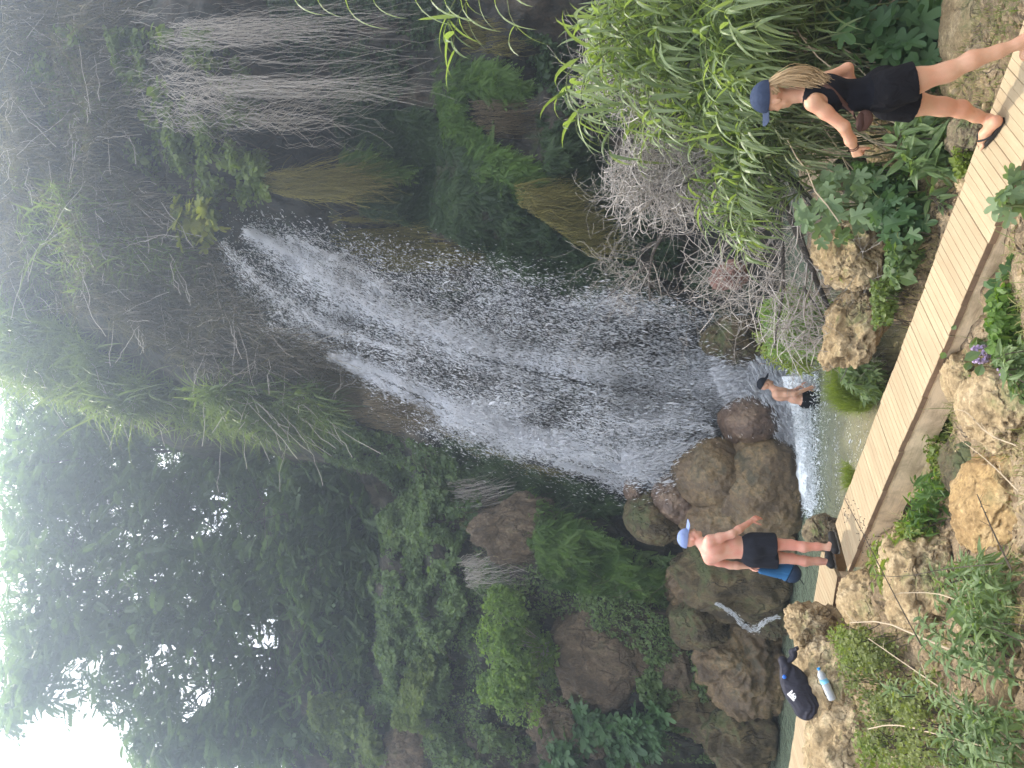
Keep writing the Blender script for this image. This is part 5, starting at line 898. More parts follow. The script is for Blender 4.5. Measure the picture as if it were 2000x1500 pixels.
def nets(D, lo, res):
    """surface nets: quads round every grid edge that crosses zero"""
    ins = D < 0; c = [ins[i:ins.shape[0] - 1 + i, j:ins.shape[1] - 1 + j, k:ins.shape[2] - 1 + k] for i in (0, 1) for j in (0, 1) for k in (0, 1)]
    s_ = sum(x.astype(np.int8) for x in c); act = (s_ > 0) & (s_ < 8); idx = np.full(act.shape, -1, np.int64); cell = np.argwhere(act); idx[act] = np.arange(len(cell))
    acc = np.zeros((len(cell), 3)); cnt = np.zeros(len(cell)); offs = np.array([[i, j, k] for i in (0, 1) for j in (0, 1) for k in (0, 1)]); vals = [D[tuple((cell + o).T)] for o in offs]
    for a in range(8):
        for b in range(a + 1, 8):
            if abs(offs[a] - offs[b]).sum() != 1: continue
            va, vb = vals[a], vals[b]; x = (va < 0) != (vb < 0); t = np.where(x, va / np.where(x, va - vb, 1), 0); p_ = offs[a] + t[:, None] * (offs[b] - offs[a]); acc += p_ * x[:, None]; cnt += x
    V = lo + (cell + acc / np.maximum(cnt, 1)[:, None]) * res; F = []
    for ax in range(3):
        o = np.eye(3, dtype=int)[ax]; u, v = [np.eye(3, dtype=int)[(ax + q) % 3] for q in (1, 2)]; n = ins.shape
        A = ins[:n[0] - o[0], :n[1] - o[1], :n[2] - o[2]]; B_ = ins[o[0]:, o[1]:, o[2]:]; e = np.argwhere(A != B_); e = e[(e[:, (ax + 1) % 3] > 0) & (e[:, (ax + 2) % 3] > 0)]
        e = e[(e[:, (ax + 1) % 3] < n[(ax + 1) % 3] - 1) & (e[:, (ax + 2) % 3] < n[(ax + 2) % 3] - 1)]
        q = np.stack([idx[tuple((e - u - v).T)], idx[tuple((e - v).T)], idx[tuple(e.T)], idx[tuple((e - u).T)]], 1); fl = ins[tuple(e.T)]; q[~fl] = q[~fl][:, ::-1]; F.append(q)
    F = np.concatenate(F); return V, F[(F >= 0).all(1)]
def body_obj(B, name, mat, parent, res=.007, clip=None, inflate=0., extra=()):
    """clip: function of points giving a distance that is negative where the cloth is kept"""
    D, lo, axs = B.grid(res, .03 + inflate); D = D - inflate
    if clip is not None:
        g_ = np.stack(np.meshgrid(*axs, indexing='ij'), -1); D = np.maximum(D + .006 * np.abs(fbm(g_ * [16, 16, 6], 3, 91)) - .0045, clip(g_, D))
    V, F = nets(D, lo, res); G = Geo(); G.add(V, F)
    for B2, r2 in extra:
        D2, lo2, _a = B2.grid(r2); V2, F2 = nets(D2, lo2, r2); G.add(V2, F2)
    return G.obj(name, mat, parent, smooth=True)
def hand(B, wrist, elbow, palm_n, curl, s=1.0, spread=.10, thumb=1, tcurl=.6):
    """palm and five bent fingers; palm_n: out of the palm"""
    wrist = np.asarray(wrist, float); d = nrm(wrist - np.asarray(elbow, float)); n_ = np.asarray(palm_n, float); n_ = nrm(n_ - d * (n_ @ d)); sd_ = np.cross(d, n_) * thumb
    B.cone(wrist - d * .03 * s, wrist + d * .01 * s, .026 * s, .025 * s, .02, (n_, .75))
    for w_ in (-.024, -.008, .008, .024): B.cone(wrist + d * .012 * s + sd_ * w_ * .7 * s, wrist + d * .082 * s + sd_ * w_ * s, .014 * s, .0125 * s, .012)
    for w_, L, i in ((.028, .072, 0), (.009, .080, 1), (-.010, .074, 2), (-.028, .060, 3)):
        p = wrist + d * .085 * s + sd_ * w_ * s; dd = nrm(d + sd_ * (w_ * spread * 40)); r = .0088 * s; c_ = curl * (1 + .08 * i)
        for k, fr in enumerate((.45, .31, .24)):
            a_ = c_ * (.8 if k == 0 else 1.0); dd = nrm(dd * math.cos(a_) + n_ * math.sin(a_)); n2 = p + dd * L * fr * s; B.cone(p, n2, r, r * .9, .004); p = n2; r *= .9
            nn2 = nrm(n_ - dd * (n_ @ dd)) if abs(n_ @ dd) < .98 else n_
    p = wrist + d * .025 * s + sd_ * .026 * s; dd = nrm(d * .55 + sd_ * .75 + n_ * .35)
    for k, (L, r1, r2) in enumerate(((.040, .0125, .0105), (.031, .0103, .0095), (.026, .0095, .0075))):
        n2 = p + dd * L * s; B.cone(p, n2, r1 * s, r2 * s, .006); p = n2; dd = nrm(dd + (d * .35 - sd_ * .45 + n_ * .3) * tcurl)
def head(B, c, F_, U_, s=1.0, k=.02):
    """c: middle of the skull; F_ face direction, U_ crown direction"""
    F_ = nrm(np.asarray(F_, float)); U_ = np.asarray(U_, float); U_ = nrm(U_ - F_ * (U_ @ F_)); L_ = np.cross(U_, F_); ax = np.stack([F_, L_, U_]); q = lambda f, l, u: c + (F_ * f + L_ * l + U_ * u) * s
    B.ell(q(-.008, 0, .022), np.array([.096, .077, .092]) * s, k, ax).ell(q(.028, 0, -.045), np.array([.062, .058, .070]) * s, .03, ax)
    B.cone(q(.050, 0, -.085), q(.072, 0, -.100), .028 * s, .022 * s, .025)                      # jaw and chin
    B.cone(q(.020, .048, -.070), q(.062, .012, -.098), .018 * s, .014 * s, .02).cone(q(.020, -.048, -.070), q(.062, -.012, -.098), .018 * s, .014 * s, .02)
    B.cone(q(.084, 0, .005), q(.104, 0, -.034), .009 * s, .013 * s, .012)                        # nose
    for sg in (1, -1):
        B.cone(q(.076, sg * .034, .014), q(.082, sg * .012, .012), .011 * s, .010 * s, .014)     # brow
        B.ell(q(.070, sg * .032, -.006), np.array([.013, .014, .010]) * s, .006, ax)             # eye
        B.ell(q(.058, sg * .043, -.030), np.array([.024, .018, .016]) * s, .02, ax)              # cheek
        B.ell(q(-.012, sg * .078, -.016), np.array([.020, .009, .031]) * s, .008, ax)            # ear
    B.cone(q(.084, .018, -.066), q(.084, -.018, -.066), .008 * s, .008 * s, .008).cone(q(.082, .014, -.078), q(.082, -.014, -.078), .008 * s, .008 * s, .008)
    return F_, L_, U_
def cap(parent, c, F_, L_, U_, mat, s=1.0, tilt=.0, name='cap', brimmat=None):
    """baseball cap: panelled dome, curved brim, button"""
    Fb = nrm(F_ - U_ * tilt); Ub = np.cross(Fb, L_); Ub = Ub if Ub @ U_ > 0 else -Ub
    nu, nv = 14, 40; G = Geo(); V = []
    for i in range(nu):
        ph = (i / (nu - 1)) * (math.pi / 2 + .10); 
        for j in range(nv):
            th = j / nv * 2 * math.pi; sm = 1 - .012 * abs(math.sin(th * 3)) ** 8
            p_ = np.array([math.sin(ph) * math.cos(th) * .108, math.sin(ph) * math.sin(th) * .088, math.cos(ph) * .098]) * s * sm * (1 + .012 * math.sin(5 * th + 3 * ph))
            V.append(c + Fb * (p_[0] - .008 * s) + L_ * p_[1] + Ub * (p_[2] + .034 * s))
    F = gridfaces(nu, nv, True); G.add(V, F); V2 = np.array(V); ctr = c + Ub * .03 * s; G.add(ctr + (V2 - ctr) * .965, F[:, ::-1]); G.add(np.stack([V2[-nv:], ctr + (V2[-nv:] - ctr) * .965], 0).reshape(-1, 3), gridfaces(2, nv, True))
    o = G.obj(name, mat, parent, smooth=True); G = Geo(); n1, n2 = 9, 15; V = []
    for sg in (1, -1):
        for i in range(n1):
            for j in range(n2):
                a = (j / (n2 - 1) - .5) * 2.05; e = .0 + i / (n1 - 1); x = math.cos(a) * .100 + e * .108 * math.cos(a * .72); y = math.sin(a) * .086 * (1 + e * .02); z = .010 - .030 * (y / .086) ** 2 - .006 * e + sg * .002
                V.append(c + (Fb * (x - .008) + L_ * y + Ub * (z + .034)) * s)
    V = np.array(V); f = gridfaces(n1, n2); h = n1 * n2; rim = [n2 * i for i in range(n1)] + [n2 * (n1 - 1) + j for j in range(1, n2)] + [n2 * i + n2 - 1 for i in range(n1 - 2, -1, -1)]; q_ = np.array([[rim[i], rim[i + 1], rim[i + 1] + h, rim[i] + h] for i in range(len(rim) - 1)])
    G.add(V, [f, f[:, ::-1] + h, q_]); b = G.obj('brim', brimmat or mat, None, smooth=True); b.parent = o; b.matrix_parent_inverse = Matrix.Identity(4)
    b.location = (0, 0, 0); b.matrix_parent_inverse = Matrix.Identity(4); return o
def jn(ix, iy, n):
    """joint seen at (ix,iy) lying in the upright plane n = const along the bridge's cross direction"""
    r = ray(ix, iy); N3 = np.array([Nd[0], Nd[1], 0]); return CAM + r * ((n - CAM @ N3) / (r @ N3))
def skin_mat(name, c, pink):
    mt, nt, out = newmat(name); v = coords(nt); n = noise(nt, v, 4, 5, .65); n2 = noise(nt, v, 60, 3, .6)
    cc = mixc(nt, maprange(nt, n, .38, .62), c, pink); cc = mixc(nt, maprange(nt, n2, .4, .7, 0, .18), cc, tuple(x * .7 for x in c))
    p = nd(nt, 'BsdfPrincipled', Base__Color=cc, Roughness=.5); p.inputs['Specular IOR Level'].default_value = .35; p.inputs['Subsurface Weight'].default_value = .12; p.inputs['Subsurface Radius'].default_value = (.02, .008, .004); p.inputs['Subsurface Scale'].default_value = .4
    nt.links.new(p.outputs[0], out.inputs[0]); return mt
def cloth_mat(name, c, rough=.85, wr=.5, scale=9):
    mt, nt, out = newmat(name); v = coords(nt, (1, 1, .5)); n = noise(nt, v, scale, 4, .5, .8); n2 = noise(nt, coords(nt), 300, 2, .5)
    p = nd(nt, 'BsdfPrincipled', Base__Color=mixc(nt, n2, tuple(x * .75 for x in c), tuple(x * 1.2 for x in c)), Roughness=rough); p.inputs['Specular IOR Level'].default_value = .12
    b = nd(nt, 'Bump', Height=n, Strength=wr, Distance=.03); nt.links.new(b.outputs[0], p.inputs['Normal']); nt.links.new(p.outputs[0], out.inputs[0]); return mt
S_w = skin_mat('tanned_skin', (.52, .30, .185), (.54, .26, .16)); S_m = skin_mat('pink_skin', (.62, .37, .27), (.62, .26, .195)); S_b = skin_mat('brown_skin', (.52, .30, .20), (.56, .31, .21))
M_black = cloth_mat('black_cloth', (.007, .007, .010)); M_black2 = cloth_mat('black_gauze', (.008, .0075, .009), .9, 1.0, 14); M_navy = cloth_mat('navy_cap_cloth', (.032, .045, .080), .8, .35, 20); M_blue = cloth_mat('pale_blue_cap_cloth', (.20, .26, .46), .8, .3, 20)
M_rubber = plain_mat('black_rubber', (.018, .017, .017), .6, .2, 40); M_brown = cloth_mat('brown_leather', (.085, .045, .035), .6, .3, 20); M_sock = plain_mat('grey_sole', (.14, .13, .11), .8)
Z3 = np.array([0, 0, 1.]); F3 = np.array([Fd[0], Fd[1], 0]); N3 = np.array([Nd[0], Nd[1], 0])
# ---- the woman walking along the bridge: left side towards us
NL, NR, NM = NC - .02, NC + .16, NC + .07
W = {}
W['lhip'] = jn(1738, 172, NL - .01); W['lknee'] = jn(1856, 139, NL - .02); W['lank'] = jn(1992, 84, NL - .03)
W['rhip'] = jn(1738, 198, NR); W['rknee'] = jn(1846, 209, NR); W['rank'] = jn(1931, 234, NR + .02)
W['pel'] = jn(1718, 184, NM); W['waist'] = jn(1672, 186, NM); W['chest'] = jn(1612, 180, NM); W['neck'] = jn(1562, 182, NM); W['lsh'] = jn(1588, 200, NM - .165); W['rsh'] = jn(1590, 166, NM + .165)
W['lel'] = jn(1648, 247, NM - .24); W['lwr'] = jn(1668, 288, NM - .20); W['rel'] = jn(1655, 134, NM + .24); W['rwr'] = jn(1664, 176, NM + .20); W['skull'] = jn(1510, 189, NM)
wr_ = thing('person', 'blonde woman in a navy cap and black shorts striding along the footbridge', 'person', [*W['pel'][:2], DECKZ])
B = Body(); AX = np.stack([F3, N3, Z3])
up_t = nrm(W['neck'] - W['pel']); fwd_t = nrm(F3 - up_t * (F3 @ up_t)); ATX = np.stack([fwd_t, np.cross(up_t, fwd_t), up_t])
B.ell(W['pel'] + Z3 * .0 - fwd_t * .01, [.105, .155, .115], .05, ATX).ell(W['pel'] - fwd_t * .055 - Z3 * .03 - N3 * .07, [.085, .085, .095], .05, ATX).ell(W['pel'] - fwd_t * .055 - Z3 * .03 + N3 * .07, [.085, .085, .095], .05, ATX)
B.ell(W['waist'], [.085, .118, .12], .06, ATX).ell(W['chest'], [.098, .145, .145], .06, ATX).ell(W['chest'] + fwd_t * .07 - up_t * .015 - N3 * .062, [.060, .065, .062], .03, ATX).ell(W['chest'] + fwd_t * .07 - up_t * .015 + N3 * .062, [.060, .065, .062], .03, ATX)
B.cone(W['lsh'], W['rsh'], .050, .050, .05).cone(W['neck'] - up_t * .06, W['skull'] - up_t * .06 + fwd_t * .0, .056, .050, .03)
Torso = Body(); Torso.prims = list(B.prims)
B.chain([W['lsh'], (W['lsh'] * .6 + W['lel'] * .4), W['lel'], W['lwr'] * .65 + W['lel'] * .35 - Z3 * .0, W['lwr']], [.052, .044, .036, .035, .025], .025)
B.chain([W['rsh'], (W['rsh'] * .6 + W['rel'] * .4), W['rel'], W['rwr'] * .65 + W['rel'] * .35, W['rwr']], [.050, .043, .036, .035, .025], .025)
for s_ in 'lr':
    h, k_, a_ = W[s_ + 'hip'], W[s_ + 'knee'], W[s_ + 'ank']; B.chain([h, h * .55 + k_ * .45, k_ + (h - k_) * .08, k_], [.092, .078, .058, .055], .035)
    cv = nrm(a_ - k_); bk = -nrm(F3 - cv * (F3 @ cv)); B.chain([k_, k_ * .68 + a_ * .32 + bk * .016, k_ * .3 + a_ * .7, a_], [.055, .056, .040, .034], .03)
# feet
ra = W['rank']; toe = onz(1913, 283, DECKZ + .03); hee = onz(1950, 237, DECKZ + .035); fdir = nrm((toe - hee) * [1, 1, 0]); fs = np.cross(Z3, fdir)
B.chain([hee + Z3 * .02, ra], [.034, .034], .03).chain([hee + Z3 * .012, (hee + toe) / 2 + Z3 * .024, toe - fdir * .03 + Z3 * .004], [.034, .034, .024], .03)
for j, (o_, l_) in enumerate(((.030, .0), (.013, .006), (-.003, .0), (-.017, -.010), (-.030, -.022))): B.cone(toe - fdir * (.045 - l_) + fs * o_ * 1.1 + Z3 * .0, toe + fdir * l_ + fs * o_ * 1.15 - Z3 * .004, .012, .0095 if j else .012, .008)
la = W['lank']; ltoe = np.array([*(la[:2] + Fd * .14), DECKZ + .03]); B.chain([la - F3 * .03 - Z3 * .035, la], [.034, .034], .03).chain([la - F3 * .03 - Z3 * .04, la * .5 + ltoe * .5, ltoe], [.034, .033, .024], .03)
for o_ in (.03, .012, -.004, -.018, -.03): B.cone(ltoe + N3 * o_, ltoe + F3 * .035 + N3 * o_ * 1.1, .011, .009, .008)
fw_, lw_, uw_ = head(B, W['skull'], F3 + N3 * .10 - Z3 * .12, Z3 + F3 * .12, .97)
Hl = Body(); hand(Hl, W['lwr'], W['lel'], -F3 * .2 + N3 * .9 - Z3 * .3, 1.25, .95, thumb=1); Hr = Body(); hand(Hr, W['rwr'], W['rel'], -N3, .5, .95, thumb=-1)
body_obj(B, 'body', S_w, wr_, .007, extra=((Hl, .0035), (Hr, .0035)))
sh2 = Body(); sh2.prims = list(B.prims[:9])
def top_clip(P, D):
    u = (P - W['pel']) @ up_t; nk = np.linalg.norm(P - (W['neck'] + up_t * .012 + fwd_t * .02), axis=-1) - .088; la_ = np.linalg.norm(P - (W['lsh'] - N3 * .035 - up_t * .03), axis=-1) - .088; ra_ = np.linalg.norm(P - (W['rsh'] + N3 * .035 - up_t * .03), axis=-1) - .088
    return np.maximum.reduce([-(u + .05), u - (W['neck'] - W['pel']) @ up_t - .005, -nk, -la_, -ra_])
body_obj(Torso, 'tank_top', M_black, wr_, .007, top_clip, .009)
Sh = Body(); Sh.prims = list(Torso.prims[:4]); Sh.prims = Sh.prims[:4]
for s_ in 'lr':
    h, k_ = W[s_ + 'hip'], W[s_ + 'knee']; Sh.chain([h, h + (k_ - h) * .46], [.108, .108], .05)
def shorts_clip(P, D):
    c1 = (P - (W['pel'] + Z3 * .085)) @ up_t; out = c1
    dl = np.minimum.reduce([np.linalg.norm(P - (W['lhip'] + (W['lknee'] - W['lhip']) * t), axis=-1) for t in (.2, .4, .6)]); dr = np.minimum.reduce([np.linalg.norm(P - (W['rhip'] + (W['rknee'] - W['rhip']) * t), axis=-1) for t in (.2, .4, .6)])
    ax_l = nrm(W['lknee'] - W['lhip']); ax_r = nrm(W['rknee'] - W['rhip']); hl = (P - (W['lhip'] + (W['lknee'] - W['lhip']) * .42)) @ ax_l; hr = (P - (W['rhip'] + (W['rknee'] - W['rhip']) * .42)) @ ax_r
    return np.maximum(out, np.where(dl < dr, hl, hr))
body_obj(Sh, 'shorts', M_black2, wr_, .007, shorts_clip, .012)
cap(wr_, W['skull'] + uw_ * .012, fw_, lw_, uw_, M_navy, 1.05, -.02)
# ponytail of many strands
M_hair = leaf_mat('blonde_hair', (.30, .19, .09), (.60, .44, .25), .15, .45)
a_ = W['skull'] - fw_ * .088 + uw_ * .045; b_ = jn(1553, 140, NM - .01) - F3 * .02; c_ = jn(1603, 160, NM - .04); n = 1500; k = 12; u = np.linspace(0, 1, k)[None, :, None]; off = rvec(n) * rng.uniform(0, 1, (n, 1)) ** .5
core = bez(a_, b_ * 1.0, c_, k)[None] + off[:, None] * (np.array([.036, .036, .02]) * (.42 + 1.0 * np.sin(u * 2.6))) + np.cumsum(rng.normal(0, .0010, (n, k, 3)), 1) + rng.normal(0, .008, (n, 1, 3)) * u ** 2 * [1, 1, 3.5]
G = Geo(); tubes(G, core, .0034 * (1 - .75 * u[..., 0]) * np.ones((n, 1)), 4, np.clip(rng.normal(.55, .3, n), 0, 1))
n = 90; k = 12; u = np.linspace(0, 1, k)[None, :, None]; off = rvec(n) * 1.25; fl = bez(a_, b_ * 1.0, c_, k)[None] + off[:, None] * (np.array([.036, .036, .02]) * (.42 + 1.0 * np.sin(u * 2.6))) + rng.normal(0, .02, (n, 1, 3)) * u ** 2 + np.cumsum(rng.normal(0, .003, (n, k, 3)), 1); tubes(G, fl, .0022, 3, .8)
n = 110; th = rng.uniform(-1.15, 1.15, n); st = W['skull'] + lw_ * (np.sin(th) * .078)[:, None] - fw_ * (.035 + .05 * np.cos(th))[:, None] + uw_ * rng.uniform(-.035, .02, (n, 1)); en = a_ + rvec(n) * .012; u1 = np.linspace(0, 1, 8)[None, :, None]; mid = (st + en) / 2 - fw_ * .012
P_ = st[:, None] * (1 - u1) ** 2 + 2 * mid[:, None] * u1 * (1 - u1) + en[:, None] * u1 ** 2; tubes(G, P_, .004, 4, np.clip(rng.normal(.3, .2, n), 0, 1)); G.obj('ponytail', M_hair, wr_, smooth=True)
# flip-flops
def flipflop(hee, toe, name='flip_flop'):
    d = nrm((toe - hee) * [1, 1, 0]); sd_ = np.cross(Z3, d); L = np.linalg.norm(toe - hee) + .045; c = hee - d * .02; ut = np.linspace(0, 1, 18); wd = .046 * (np.sin(np.clip(ut, .03, .97) * math.pi) ** .35) * (.86 + .25 * ut); G = Geo(); V = []
    for z_ in (DECKZ + .004 - hee[2], DECKZ + .026 - hee[2]):
        for sg in (1, -1): V += [c + d * L * a + sd_ * sg * w_ + Z3 * z_ for a, w_ in zip(ut, wd)]
    n_ = 18; q = []
    for i in range(n_ - 1): q += [[i, i + 1, n_ + i + 1, n_ + i], [2 * n_ + i, 3 * n_ + i, 3 * n_ + i + 1, 2 * n_ + i + 1], [i, 2 * n_ + i, 2 * n_ + i + 1, i + 1], [n_ + i, n_ + i + 1, 3 * n_ + i + 1, 3 * n_ + i]]
    G.add(V, np.array(q)); o = G.obj(name, M_rubber, wr_); G = Geo(); tb = toe - d * .055 + Z3 * .018
    for sg in (1, -1): S = bez(tb + Z3 * .012, tb - d * .04 + sd_ * sg * .046 + Z3 * .058, tb - d * .115 + sd_ * sg * .044 - Z3 * .020, 9); tubes(G, S[None], .008, 6)
    s_ = G.obj('strap', M_rubber, None); s_.parent = o; s_.matrix_parent_inverse = Matrix.Identity(4)
    return o
flipflop(hee, toe); flipflop(la * [1, 1, 0] - F3 * .03 + Z3 * (DECKZ + .03), ltoe)
# bracelets
G = Geo(); dl_ = nrm(W['lwr'] - W['lel']); s1 = nrm(np.cross(dl_, Z3)); s2 = np.cross(dl_, s1); th = np.linspace(0, 2 * math.pi, 21)
for q_, o_ in enumerate((-.012, .004)): tubes(G, (W['lwr'] + dl_ * o_ + .030 * (s1 * np.cos(th)[:, None] + s2 * np.sin(th)[:, None]))[None], .0028, 5)
G.obj('bracelet', M_brown, wr_)
# shoulder bag hanging at her front hip, strap across the back
def on_torso(ix, iy, off=.012):
    r = ray(ix, iy)[None] if np.ndim(ix) == 0 else ray(ix, iy); Y = np.full(len(r), 4.8); done = np.zeros(len(r), bool)
    for s_ in np.arange(4.9, 6.2, .006):
        p_ = CAM + r * s_; b_ = (Body.ev(Torso, p_) < off) & ~done; Y = np.where(b_, s_, Y); done |= b_
    return CAM + r * Y[:, None], done
pl = resample(np.array([(1592, 158), (1606, 163), (1625, 176), (1645, 199), (1662, 215), (1676, 226)], float), 26); P_, dn = on_torso(pl[:, 0], pl[:, 1]); P_ = P_[dn]
bagc = jn(1686, 236, NM - .17); P_ = np.concatenate([P_, [P_[-1] * .4 + bagc * .6 + Z3 * .03, bagc + Z3 * .035]]); P_[1:-1] = (P_[:-2] + 2 * P_[1:-1] + P_[2:]) / 4
sbag = thing('shoulder_bag', 'small brown shoulder bag hanging at the front hip of the woman', 'bag', bagc); T_ = nrm(np.gradient(P_, axis=0)); ctr = W['chest'] * .5 + W['waist'] * .5; outn = nrm(P_ - ctr - up_t * ((P_ - ctr) @ up_t)[:, None]); sd_ = nrm(np.cross(T_, outn)); V = []
for o_, h_ in ((-.0155, 0), (.0155, 0), (.0155, .004), (-.0155, .004)): V.append(P_ + sd_ * o_ + outn * h_)
V = np.stack(V, 1).reshape(-1, 3); G = Geo(); G.add(V, gridfaces(len(P_), 4, True)); G.obj('strap', M_brown, sbag, smooth=True)
Bb = Body(); f1 = nrm(F3 - N3 * .55); s1 = np.cross(Z3, f1); Bb.ell(bagc, [.026, .066, .046], .02, np.stack([-s1, f1, Z3])).ell(bagc - Z3 * .022 - f1 * .015, [.024, .045, .038], .03, np.stack([-s1, f1, Z3])); body_obj(Bb, 'pouch', M_brown, sbag, .005)
Bb = Body(); Bb.ell(bagc + Z3 * .022 - N3 * .014, [.024, .064, .026], .02, np.stack([-s1, f1, Z3])); body_obj(Bb, 'flap', cloth_mat('dark_brown_leather', (.055, .028, .022), .55, .2, 20), sbag, .005)
# ---- the man with bare back at the end of the bridge
MF = nrm(np.array([.74, .67, 0])); MR = nrm(np.array([.67, -.74, 0])); 
def jm(ix, iy, o, base=9.18):  # o: metres towards his right
    """joint on the sight line, in the upright plane facing him, o metres towards his right-hand side"""
    r = ray(ix, iy); O = np.array([-1.94, 9.22, 0]) ; return CAM + r * (((O + MR * o - CAM) @ MR) / (r @ MR))
Mj = dict(pel=jm(1462, 1072, 0), waist=jm(1432, 1070, 0), chest=jm(1400, 1071, 0), neck=jm(1374, 1066, 0), skull=jm(1349, 1051, 0), lhip=jm(1472, 1086, -.095), rhip=jm(1472, 1062, .095), lknee=jm(1547, 1091, -.10), rknee=jm(1545, 1064, .10), lank=jm(1621, 1098, -.11), rank=jm(1619, 1069, .12), rsh=jm(1387, 1056, .185), lsh=jm(1386, 1092, -.185), rel=jm(1430, 1043, .25), rwr=jm(1466, 1019, .22), lel=jm(1426, 1104, -.25), lwr=jm(1462, 1106, -.25))
mr = thing('person', 'bare chested man in a pale blue cap and black shorts at the bridge end', 'person', [*Mj['pel'][:2], DECKZ]); B = Body(); AXM = np.stack([MF, -MR, Z3])
B.ell(Mj['pel'], [.115, .165, .13], .06, AXM).ell(Mj['pel'] - MF * .05 - Z3 * .04 - MR * .075, [.09, .09, .10], .05, AXM).ell(Mj['pel'] - MF * .05 - Z3 * .04 + MR * .075, [.09, .09, .10], .05, AXM).ell(Mj['waist'], [.115, .155, .14], .06, AXM).ell(Mj['waist'] + MF * .05 - Z3 * .02, [.09, .12, .11], .06, AXM).ell(Mj['chest'], [.125, .175, .17], .06, AXM)
for sg in (1, -1): B.ell(Mj['chest'] - MF * .055 + MR * .085 * sg + Z3 * .05, [.075, .085, .11], .03, AXM).cone(Mj['neck'] + MF * .0, Mj['chest'] + MR * .15 * sg + Z3 * .10, .05, .055, .05)
Bt = Body(); Bt.prims = list(B.prims)
B.cone(Mj['neck'] - Z3 * .06 - MF * .02, Mj['skull'] - Z3 * .05, .066, .060, .04)
for s_, sg in (('l', -1), ('r', 1)):
    a, e, w_ = Mj[s_ + 'sh'], Mj[s_ + 'el'], Mj[s_ + 'wr']; B.chain([a - MR * .03 * sg, a, a * .55 + e * .45, e, e * .65 + w_ * .35, w_], [.068, .064, .052, .042, .043, .029], .03)
    h, k_, an = Mj[s_ + 'hip'], Mj[s_ + 'knee'], Mj[s_ + 'ank']; B.chain([h, h * .5 + k_ * .5, k_], [.095, .078, .058], .04).chain([k_, k_ * .68 + an * .32 - MF * .018, k_ * .3 + an * .7, an], [.056, .057, .042, .036], .03)
    B.chain([an, an - Z3 * .03 + MF * .03, an - Z3 * .065 + MF * .13], [.036, .034, .026], .03)
fm, lm, um = head(B, Mj['skull'], MF * .9 + MR * .42 - Z3 * .12, Z3, 1.02)
Hl = Body(); hand(Hl, Mj['lwr'], Mj['lel'], MR, 1.1, 1.03, thumb=1); Hr = Body(); hand(Hr, Mj['rwr'], Mj['rel'], -MR - Z3 * .3, .25, 1.03, thumb=-1)
body_obj(B, 'body', S_m, mr, .009, extra=((Hl, .0045), (Hr, .0045)))
Sh = Body(); Sh.prims = list(Bt.prims[:3])
for s_ in 'lr': h, k_ = Mj[s_ + 'hip'], Mj[s_ + 'knee']; Sh.chain([h, h + (k_ - h) * .62], [.112, .112], .05)
def mshorts(P, D):
    out = P[..., 2] - (Mj['pel'][2] + .085); side = (P - Mj['pel']) @ MR; hem = np.where(side > 0, Mj['rhip'][2] + (Mj['rknee'][2] - Mj['rhip'][2]) * .58, Mj['lhip'][2] + (Mj['lknee'][2] - Mj['lhip'][2]) * .60); return np.maximum(out, hem - P[..., 2])
body_obj(Sh, 'shorts', cloth_mat('black_swim_cloth', (.016, .017, .024), .8, .7, 8), mr, .009, mshorts, .014)
cap(mr, Mj['skull'] + um * .012, fm, lm, um, M_blue, 1.08, .0)
for s_ in 'lr':
    an = Mj[s_ + 'ank']; Bs = Body(); zs = DECKZ + .045; h0 = np.array([an[0], an[1], zs]) - MF * .035; t0 = np.array([an[0], an[1], zs]) + MF * .17; Bs.chain([h0, h0 * .5 + t0 * .5, t0], [.045, .047, .038], .03).cone(h0 + MF * .03 + Z3 * .03, h0 * .6 + t0 * .4 + Z3 * .015, .040, .036, .03)
    so = body_obj(Bs, 'shoe', M_rubber, mr, .007); G = Geo(); th = np.linspace(0, 2 * math.pi, 21)[:-1]; c = (h0 + t0) / 2; V = []
    for z_ in (DECKZ + .003, DECKZ + .018): V += [np.array([c[0], c[1], z_]) + MF * math.cos(t) * .150 + MR * math.sin(t) * .048 for t in th]
    G.add(V, [gridfaces(2, 20, True), np.arange(20)[None, ::-1], np.arange(20)[None] + 20]); s2 = G.obj('sole', M_sock, None); s2.parent = so
# blue bag in his left hand
hc = Mj['lwr'] + nrm(Mj['lwr'] - Mj['lel']) * .09; bt = jm(1478, 1112, -.27); bb = jm(1562, 1120, -.29); bag = thing('blue_bag', 'blue carry bag with grey panels held in the left hand of the man', 'bag', bb)
M_bagb = cloth_mat('blue_bag_cloth', (.025, .115, .26), .6, .5, 12); M_bagg = cloth_mat('dark_blue_bag_panel', (.025, .045, .085), .7, .4, 12); Bb = Body(); ax_ = nrm(bt - bb); fx = nrm(MF - ax_ * (MF @ ax_)); sx = np.cross(ax_, fx); AB = np.stack([fx, sx, ax_])
Bb.cone(bt - ax_ * .06, bb + ax_ * .10, .055, .105, .05, (sx, .62)).ell(bb + ax_ * .10, [.125, .085, .11], .04, AB)
body_obj(Bb, 'sack', M_bagb, bag, .008, lambda P, D: -((P - bb) @ ax_ + (P - bb) @ fx * .55 - .10)); body_obj(Bb, 'lower_panel', M_bagg, bag, .008, lambda P, D: ((P - bb) @ ax_ + (P - bb) @ fx * .55 - .095), -.003)
G = Geo(); S = bez(bt - ax_ * .05 + fx * .04, hc + Z3 * .05, bt - ax_ * .05 - fx * .04, 14); tubes(G, S[None], .008, 6); G.obj('handle', M_black, bag); G = Geo(); S = np.stack([np.linspace(bb + sx * .06 - fx * .02, bb - ax_ * .03 - fx * .14, 8)]); tubes(G, S, .006, 5)
